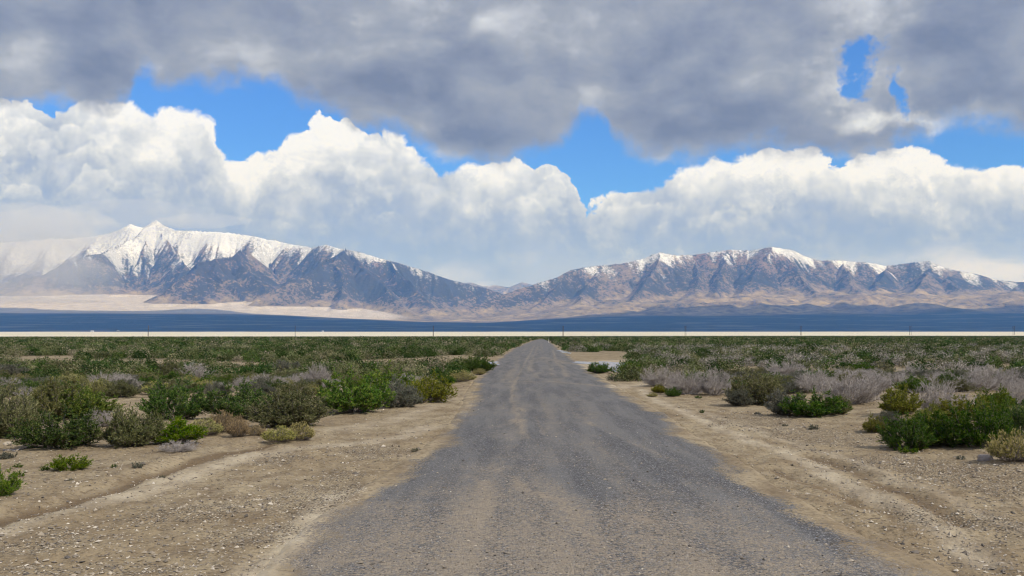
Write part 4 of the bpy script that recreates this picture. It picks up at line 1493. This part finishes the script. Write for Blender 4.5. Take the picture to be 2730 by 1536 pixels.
# ------------------------------------------------------------------ loose stones
def build_stones():
    r = np.random.default_rng(5)
    pts = []
    for px, py, rx, ry in GRAVEL:
        cx, cy_ = gpt(px, py)
        sx = rx / FPX * cy_
        sy = max(abs(gpt(px, py - ry)[1] - cy_), abs(gpt(px, py + ry)[1] - cy_)) * 0.8
        n = int(min(3600, 420 * sx * sy) * (1.0 if cy_ < 16 else 0.55))
        a, q = r.uniform(0, 2 * PI, n), np.sqrt(r.uniform(0, 1, n)) ** 0.8
        x, y = cx + np.cos(a) * q * sx * 1.25, cy_ + np.sin(a) * q * sy * 1.25
        k = fbm(x * 1.6, y * 1.1, 3, 501) > -0.08
        pts.append(np.stack([x[k], y[k], r.gamma(2.2, 0.0045, k.sum()) + 0.006], -1))
    n = 19000
    v = r.uniform(1010, 1560, n)
    u = r.uniform(-60, 2790, n)
    x, y = gpt(u, v)
    pts.append(np.stack([x, y, r.gamma(2.0, 0.0045, n) + 0.005], -1))
    p = np.concatenate(pts)
    L, R = road_edges(np.clip(p[:, 1], 4, 470))
    on = (p[:, 0] > L + 0.1) & (p[:, 0] < R - 0.1)
    p = p[(~on) | (r.uniform(0, 1, len(p)) < 0.45)]
    L, R = road_edges(np.clip(p[:, 1], 4, 470))
    on = (p[:, 0] > L + 0.1) & (p[:, 0] < R - 0.1)
    size = np.minimum(p[:, 2], 0.045)
    size = np.where(on, size * 0.7, size)
    n = len(p)
    z = np.where(on, road_z(p[:, 0], p[:, 1]), ground_z(p[:, 0], p[:, 1]) + micro_z(p[:, 0].copy(), p[:, 1].copy()))
    octa = np.array([(1, 0, 0), (0, 1, 0), (-1, 0, 0), (0, -1, 0), (0, 0, 1), (0, 0, -1)], float)
    of = np.array([(0, 1, 4), (1, 2, 4), (2, 3, 4), (3, 0, 4), (1, 0, 5), (2, 1, 5), (3, 2, 5), (0, 3, 5)])
    co = octa[None] * r.uniform(0.55, 1.3, (n, 6, 1)) * np.stack([size, size * r.uniform(0.6, 1.0, n), size * r.uniform(0.35, 0.75, n)], -1)[:, None]
    co += r.normal(size=(n, 6, 3)) * (size * 0.15)[:, None, None]
    a = r.uniform(0, 2 * PI, n)
    c, s = np.cos(a)[:, None], np.sin(a)[:, None]
    co = np.stack([co[..., 0] * c - co[..., 1] * s, co[..., 0] * s + co[..., 1] * c, co[..., 2]], -1)
    co += np.stack([p[:, 0], p[:, 1], z + size * 0.18], -1)[:, None]
    f = (np.arange(n) * 6)[:, None, None] + of[None]
    shade = np.where(on, r.beta(1.6, 3.0, n), r.beta(2.6, 3.1, n))
    m, t = new_mat("loose_stone")
    sh = t.n('Attribute', attribute_name='shade').outputs['Fac']
    rp = t.n('ValToRGB', {0: sh})
    cr = rp.color_ramp
    cr.elements[0].color = (0.075, 0.070, 0.070, 1)
    cr.elements[1].color = (0.66, 0.60, 0.51, 1)
    e = cr.elements.new(0.5)
    e.color = (0.30, 0.255, 0.20, 1)
    finish(t, rp.outputs[0], 0.9, None, 0.15)
    me = raw_mesh("gravel", co.reshape(-1, 3), f.reshape(-1, 3), {'shade': np.repeat(shade, 8)}, m)
    link("gravel", me, kind='stuff', label="loose pale pebbles strewn over the soil and the road edge")


def rock(name, px, py, w, h, col, label, seed):
    """a weathered stone lying on the ground"""
    import bmesh
    x, y = gpt(px, py)
    W, Hh = w / FPX * y, h / FPX * y
    bm = bmesh.new()
    bmesh.ops.create_icosphere(bm, subdivisions=4, radius=1.0)
    co = np.array([v.co[:] for v in bm.verts])
    n = 1 + 0.30 * fbm(co[:, 0] * 1.3 + seed, co[:, 1] * 1.3 + co[:, 2], 3, seed) + 0.10 * fbm(co[:, 0] * 5, co[:, 1] * 5 + co[:, 2] * 4, 3, seed + 3)
    for v, k in zip(bm.verts, n):
        q = v.co * float(k)
        q.z = max(-0.35, min(q.z, 0.72 + 0.06 * q.x))
        v.co = (q.x * W * 0.5, q.y * W * 0.36, q.z * Hh)
    me = bpy.data.meshes.new(name)
    bm.to_mesh(me)
    bm.free()
    for pl in me.polygons:
        pl.use_smooth = True
    m, t = new_mat(name + "_surface")
    pos = t.n('TexCoord').outputs['Object']
    nz = t.noise(pos, 14.0, 5, 0.65)
    b = t.n('Bump', {'Strength': 0.7, 'Distance': 0.02, 'Height': nz})
    finish(t, t.mix(t.ss(nz, 0.3, 0.7), tuple(c * 0.7 for c in col), col), 0.9, b.outputs[0], 0.15)
    me.materials.append(m)
    yy = y + W * 0.2
    zz = float(ground_z(np.array([x]), np.array([yy]))[0] + micro_z(np.array([x]), np.array([yy]))[0])
    o = link(name, me, label=label, category='rock')
    o.location = (x, yy, zz)
    o.rotation_euler = (0, 0, seed)


def build_rocks():
    rock("rock", 17, 1188, 36, 8, (0.50, 0.43, 0.33), "flat pale rock beside the biggest dark bush at the left frame edge", 2)
    rock("rock", 2632, 1236, 46, 20, (0.33, 0.29, 0.27), "grey brown boulder beside the yellow tan rabbitbrush at the right frame edge", 5)
    rock("rock", 1394, 1322, 11, 4, (0.58, 0.53, 0.44), "small pale stone embedded in the dusty middle of the road", 8)


def build_branch():
    """bleached fallen branch"""
    m = STEM['pale']
    x0, y0 = gpt(20, 1202)
    s = y0 / FPX
    z0 = float(ground_z(np.array([x0]), np.array([y0]))[0]) + 0.03
    def path(pts):
        return np.array([[(x0 + (px - 20) * s, y0 + dy, z0 + up * s) for px, up, dy in pts]])
    a = tubes(path([(8, 0, 0.0), (25, 0, 0.02), (45, 1, 0.02), (62, 7, 0.05), (74, 12, 0.08), (86, 15, 0.10)]), np.linspace(0.016, 0.006, 6)[None], 6)
    b = tubes(path([(52, 3, 0.03), (58, 11, 0.03), (64, 18, 0.04), (70, 24, 0.05), (74, 30, 0.06), (76, 34, 0.07)]), np.linspace(0.009, 0.004, 6)[None], 6)
    c = tubes(path([(30, 0, 0.02), (38, 1, -0.06), (46, 0, -0.12), (54, 1, -0.18), (62, 0, -0.22), (70, 1, -0.25)]), np.linspace(0.008, 0.003, 6)[None], 6)
    co = np.concatenate([a[0], b[0], c[0]])
    f = np.concatenate([a[1], b[1] + len(a[0]), c[1] + len(a[0]) + len(b[0])])
    link("fallen_branch", raw_mesh("fallen_branch", co, f, None, m, True), label="bleached forked dead branch lying at the foot of the big dark bush", category='branch')


# ------------------------------------------------------------------ power line, marker post, buildings far off
def bar(p0, p1, r0, r1, sides=8):
    p0, p1 = np.array(p0, float), np.array(p1, float)
    path = np.stack([p0, p0 * 0.5 + p1 * 0.5, p1])[None]
    co, f = tubes(path, np.array([[r0, (r0 + r1) / 2, r1]]), sides)
    i = np.arange(sides)
    return co, np.concatenate([f, np.array([(0, i[k], i[k + 1], i[k + 1]) for k in range(1, sides - 1)]), np.array([(2 * sides, 2 * sides + k + 1, 2 * sides + k, 2 * sides + k) for k in range(1, sides - 1)])])


def merged(name, pieces, mat, parent):
    import bmesh
    bm = bmesh.new()
    for co, f in pieces:
        vs = [bm.verts.new(c) for c in co]
        for q in f:
            q = list(dict.fromkeys(int(k) for k in q))
            try:
                bm.faces.new([vs[k] for k in q])
            except ValueError:
                pass
    me = bpy.data.meshes.new(name)
    bm.to_mesh(me)
    bm.free()
    me.materials.append(mat)
    return link(name, me, parent)


def build_power_line():
    wood, t = new_mat("weathered_pole_wood")
    pos = t.n('TexCoord').outputs['Object']
    n = t.noise(t.vm('MULTIPLY', pos, (6.0, 6.0, 0.6)), 1.5, 4, 0.6)
    finish(t, t.mix(n, (0.035, 0.028, 0.024), (0.085, 0.068, 0.055)), 0.85)
    glass, t = new_mat("insulator_glaze")
    finish(t, (0.06, 0.035, 0.025), 0.25, None, 0.5)
    th = math.radians(13)
    D, Ls = 1600.0, 231.0
    p0 = ((396 - PW / 2) / FPX * D, D)
    H, sep, rad = 18.5, 4.6, 0.36
    first = None
    where = ['leftmost', 'second from the left', 'third from the left', 'nearest to the end of the road', 'second to the right of the road', 'third to the right of the road', 'last but one on the right', 'rightmost']
    for i in range(8):
        x, y = p0[0] + i * Ls * math.cos(th), p0[1] + i * Ls * math.sin(th)
        lab = 'dark wooden H frame power pole, %s of the row' % where[i]
        if first is None:
            e = bpy.data.objects.new("power_pole", None)
            COL.objects.link(e)
            for s in (-1, 1):
                merged("leg", [bar((0, s * sep / 2, -1.5), (0, s * sep / 2, H), rad, rad * 0.72)], wood, e)
            merged("crossarm", [bar((0.25, -sep * 0.95, H - 1.6), (0.25, sep * 0.95, H - 1.6), 0.22, 0.22, 6)], wood, e)
            merged("brace", [bar((-0.22, -sep / 2, H - 3.0), (-0.22, sep / 2, H - 8.0), 0.11, 0.11, 6), bar((-0.36, sep / 2, H - 3.0), (-0.36, -sep / 2, H - 8.0), 0.11, 0.11, 6)], wood, e)
            for s in (-0.9, 0, 0.9):
                pcs = []
                for k in range(5):
                    zc = H - 1.95 - 0.30 * k
                    pcs.append(bar((0.25, s * sep, zc + 0.10), (0.25, s * sep, zc - 0.10), 0.10, 0.17, 8))
                pcs.append(bar((0.25, s * sep, H - 1.7), (0.25, s * sep, H - 3.4), 0.04, 0.04, 5))
                merged("insulator", pcs, glass, e)
            first = e
        else:
            e = first.copy()
            COL.objects.link(e)
            for ch in first.children:
                c = ch.copy()
                COL.objects.link(c)
                c.parent = e
        e['label'] = lab
        e['category'] = 'power pole'
        e['group'] = 'power poles in a row beyond the scrub'
        z = float(valley_z(np.array([x]), np.array([y]))[0])
        e.location = (x, y, z)
        e.rotation_euler = (0, 0, th)


def build_marker():
    m, t = new_mat("white_post_paint")
    n = t.noise(t.n('TexCoord').outputs['Object'], 6.0, 4, 0.6)
    finish(t, t.mix(n, (0.62, 0.60, 0.56), (0.80, 0.79, 0.76)), 0.6)
    m2, t = new_mat("reflector_amber")
    finish(t, (0.55, 0.16, 0.03), 0.3)
    x, y = gpt(1463, 911)
    e = bpy.data.objects.new("marker_post", None)
    COL.objects.link(e)
    y, x = 230.0, (1463 - PW / 2) / FPX * 230.0
    e.location = (x, y, float(ground_z(np.array([x]), np.array([y]))[0]))
    e['label'] = 'thin white marker post at the far right end of the gravel road'
    e['category'] = 'marker post'
    merged("post", [bar((0, 0, -0.2), (0, 0, 1.05), 0.05, 0.045, 8)], m, e)
    merged("reflector", [bar((0, -0.055, 0.92), (0, -0.075, 0.92), 0.032, 0.032, 10)], m2, e)


def build_sheds():
    white, t = new_mat("white_siding")
    n = t.noise(t.n('TexCoord').outputs['Object'], 0.6, 3, 0.5)
    finish(t, t.mix(n, (0.74, 0.74, 0.73), (0.84, 0.84, 0.83)), 0.6)
    grey, t = new_mat("roof_sheet")
    n = t.noise(t.n('TexCoord').outputs['Object'], 0.8, 3, 0.5)
    finish(t, t.mix(n, (0.60, 0.61, 0.62), (0.72, 0.72, 0.72)), 0.5)
    dark, t = new_mat("dark_siding")
    finish(t, (0.05, 0.045, 0.045), 0.8)
    glassm, t = new_mat("dark_doorway")
    finish(t, (0.03, 0.03, 0.035), 0.4)

    def box(x0, x1, y0, y1, z0, z1):
        co = np.array([(x, y, z) for z in (z0, z1) for y in (y0, y1) for x in (x0, x1)], float)
        return co, np.array([(0, 2, 3, 1), (4, 5, 7, 6), (0, 1, 5, 4), (2, 6, 7, 3), (0, 4, 6, 2), (1, 3, 7, 5)])

    for px, w, h, wall, lab in ((247, 24.0, 6.5, white, 'tiny white building beyond the dry lake, leftmost of three'),
                                (316, 20.0, 6.0, dark, 'tiny dark shed with pale roof beyond the dry lake, middle of three'),
                                (861, 15.0, 6.0, white, 'tiny white shed beyond the dry lake, nearest of three to the road')):
        Y = 8260.0
        x = (px - PW / 2) / FPX * Y
        e = bpy.data.objects.new("farm_building", None)
        COL.objects.link(e)
        e.location = (x, Y, 27.6)
        e['label'] = lab
        e['category'] = 'building'
        e['group'] = 'farm buildings far off'
        d = 11.0
        merged("wall", [box(-w / 2, w / 2, -d / 2, d / 2, -6, h * 0.6)], wall, e)
        hw, hd = w / 2 + 0.6, d / 2 + 0.6
        co = np.array([(-hw, -hd, h * 0.6), (hw, -hd, h * 0.6), (hw, hd, h * 0.6), (-hw, hd, h * 0.6), (-hw, 0, h), (hw, 0, h)])
        merged("roof", [(co + (0, 0, 0.003), np.array([(0, 1, 5, 4), (2, 3, 4, 5), (0, 4, 3, 3), (1, 2, 5, 5), (0, 3, 2, 1)]))], grey, e)
        merged("door", [box(-1.8, 1.8, -d / 2 - 0.12, -d / 2 - 0.003, 0, h * 0.48)], glassm, e)
        for s in (-0.3, 0.3):
            merged("window", [box(s * w - 1.0, s * w + 1.0, -d / 2 - 0.10, -d / 2 - 0.003, h * 0.2, h * 0.42)], glassm, e)


def build_mist():
    """low cloud and a snow shower hanging on the left hand peak"""
    import bmesh
    k = 0
    for px, py, km, rx, ry, rz, den in ((20, 700, 14.3, 1500, 420, 620, 6.5e-4), (180, 650, 14.9, 900, 330, 420, 3.4e-4), (-60, 600, 15.6, 2000, 380, 620, 1.4e-3),
                                        (130, 575, 16.4, 1350, 350, 400, 1.0e-3), (330, 533, 17.0, 1200, 320, 250, 5.5e-4), (500, 556, 16.9, 900, 250, 130, 0.9e-3)):
        x, y, z = at(px * 1.0598, py * 1.0598, km * 1000)
        m, t = new_mat("mist_air")
        v = t.n('VolumePrincipled', {'Color': (0.94, 0.96, 1.0, 1), 'Absorption Color': (1, 1, 1, 1), 'Density': den, 'Anisotropy': 0.1})
        t.n('OutputMaterial', {1: v.outputs[0]})
        bm = bmesh.new()
        bmesh.ops.create_icosphere(bm, subdivisions=5, radius=1.0)
        co = np.array([q.co[:] for q in bm.verts])
        n = 1 + 0.42 * fbm(co[:, 0] * 1.6 + 3 * k, co[:, 2] * 1.6 + co[:, 1], 4, 700 + k)
        for q, s in zip(bm.verts, n):
            q.co = (q.co.x * rx * s, q.co.y * ry * s, q.co.z * rz * s)
        me = bpy.data.meshes.new("mist")
        bm.to_mesh(me)
        bm.free()
        me.materials.append(m)
        o = link("mist", me, kind='stuff', label="low cloud and falling snow veiling the left hand peak")
        top = float(np.max(co[:, 2] * rz * n))
        o.location = (x, y, min(z, 2400 - top))
        k += 1


def build_litter():
    r = np.random.default_rng(17)
    n = 420
    v = np.concatenate([r.uniform(1120, 1540, n // 2), r.uniform(1010, 1300, n - n // 2)])
    u = r.uniform(-40, 2770, n)
    x, y = gpt(u, v)
    L, R = road_edges(np.clip(y, 4, 470))
    k = (x < L - 0.2) | (x > R + 0.2)
    x, y = x[k], y[k]
    n = len(x)
    ln = r.uniform(0.04, 0.17, n)
    a = r.uniform(0, 2 * PI, n)
    t = np.linspace(-0.5, 0.5, 4)[None]
    bend = r.normal(size=(n, 1)) * 0.12
    px = x[:, None] + ln[:, None] * (t * np.cos(a)[:, None] - bend * t * t * np.sin(a)[:, None] * 4)
    py = y[:, None] + ln[:, None] * (t * np.sin(a)[:, None] + bend * t * t * np.cos(a)[:, None] * 4)
    z = (ground_z(x, y) + micro_z(x.copy(), y.copy()))[:, None] + 0.008 + r.uniform(0, 0.02, (n, 4))
    co, f = tubes(np.stack([px, py, z], -1), np.linspace(0.0045, 0.002, 4)[None] * r.uniform(0.6, 1.4, (n, 1)), 4)
    link("twig_litter", raw_mesh("twig_litter", co, f, None, STEM['brown'], True), kind='stuff', label="dry broken twigs scattered on the soil")


build_rocks()
build_branch()
build_power_line()
build_marker()
build_sheds()
build_mist()


build_ground()
# set every plant on the finished ground
_x = np.array([p[1] for p in PLACED])
_y = np.array([p[2] for p in PLACED])
_z = ground_z(_x, _y) + micro_z(_x.copy(), _y.copy())
for (e, x, y, w, h), z in zip(PLACED, _z):
    e.location = (x, y, float(z) - 0.015)
build_stones()
build_litter()


# ------------------------------------------------------------------ air
def box_mesh(name, x0, x1, y0, y1, z0, z1, mat):
    co = np.array([(x, y, z) for z in (z0, z1) for y in (y0, y1) for x in (x0, x1)], float)
    f = np.array([(0, 2, 3, 1), (4, 5, 7, 6), (0, 1, 5, 4), (2, 6, 7, 3), (0, 4, 6, 2), (1, 3, 7, 5)])
    return raw_mesh(name, co, f, None, mat)


m, t = new_mat("haze_air")
pv = t.n('VolumePrincipled', {'Color': (0.115, 0.365, 1.0, 1), 'Absorption Color': (1, 1, 1, 1), 'Density': 3.8e-5, 'Anisotropy': 0.0})
t.n('OutputMaterial', {1: pv.outputs[0]})
link("haze", box_mesh("haze", -32000, 32000, -2500, 33000, -40, 2450, m), kind='stuff', label="thin blue air between the road and the mountains")
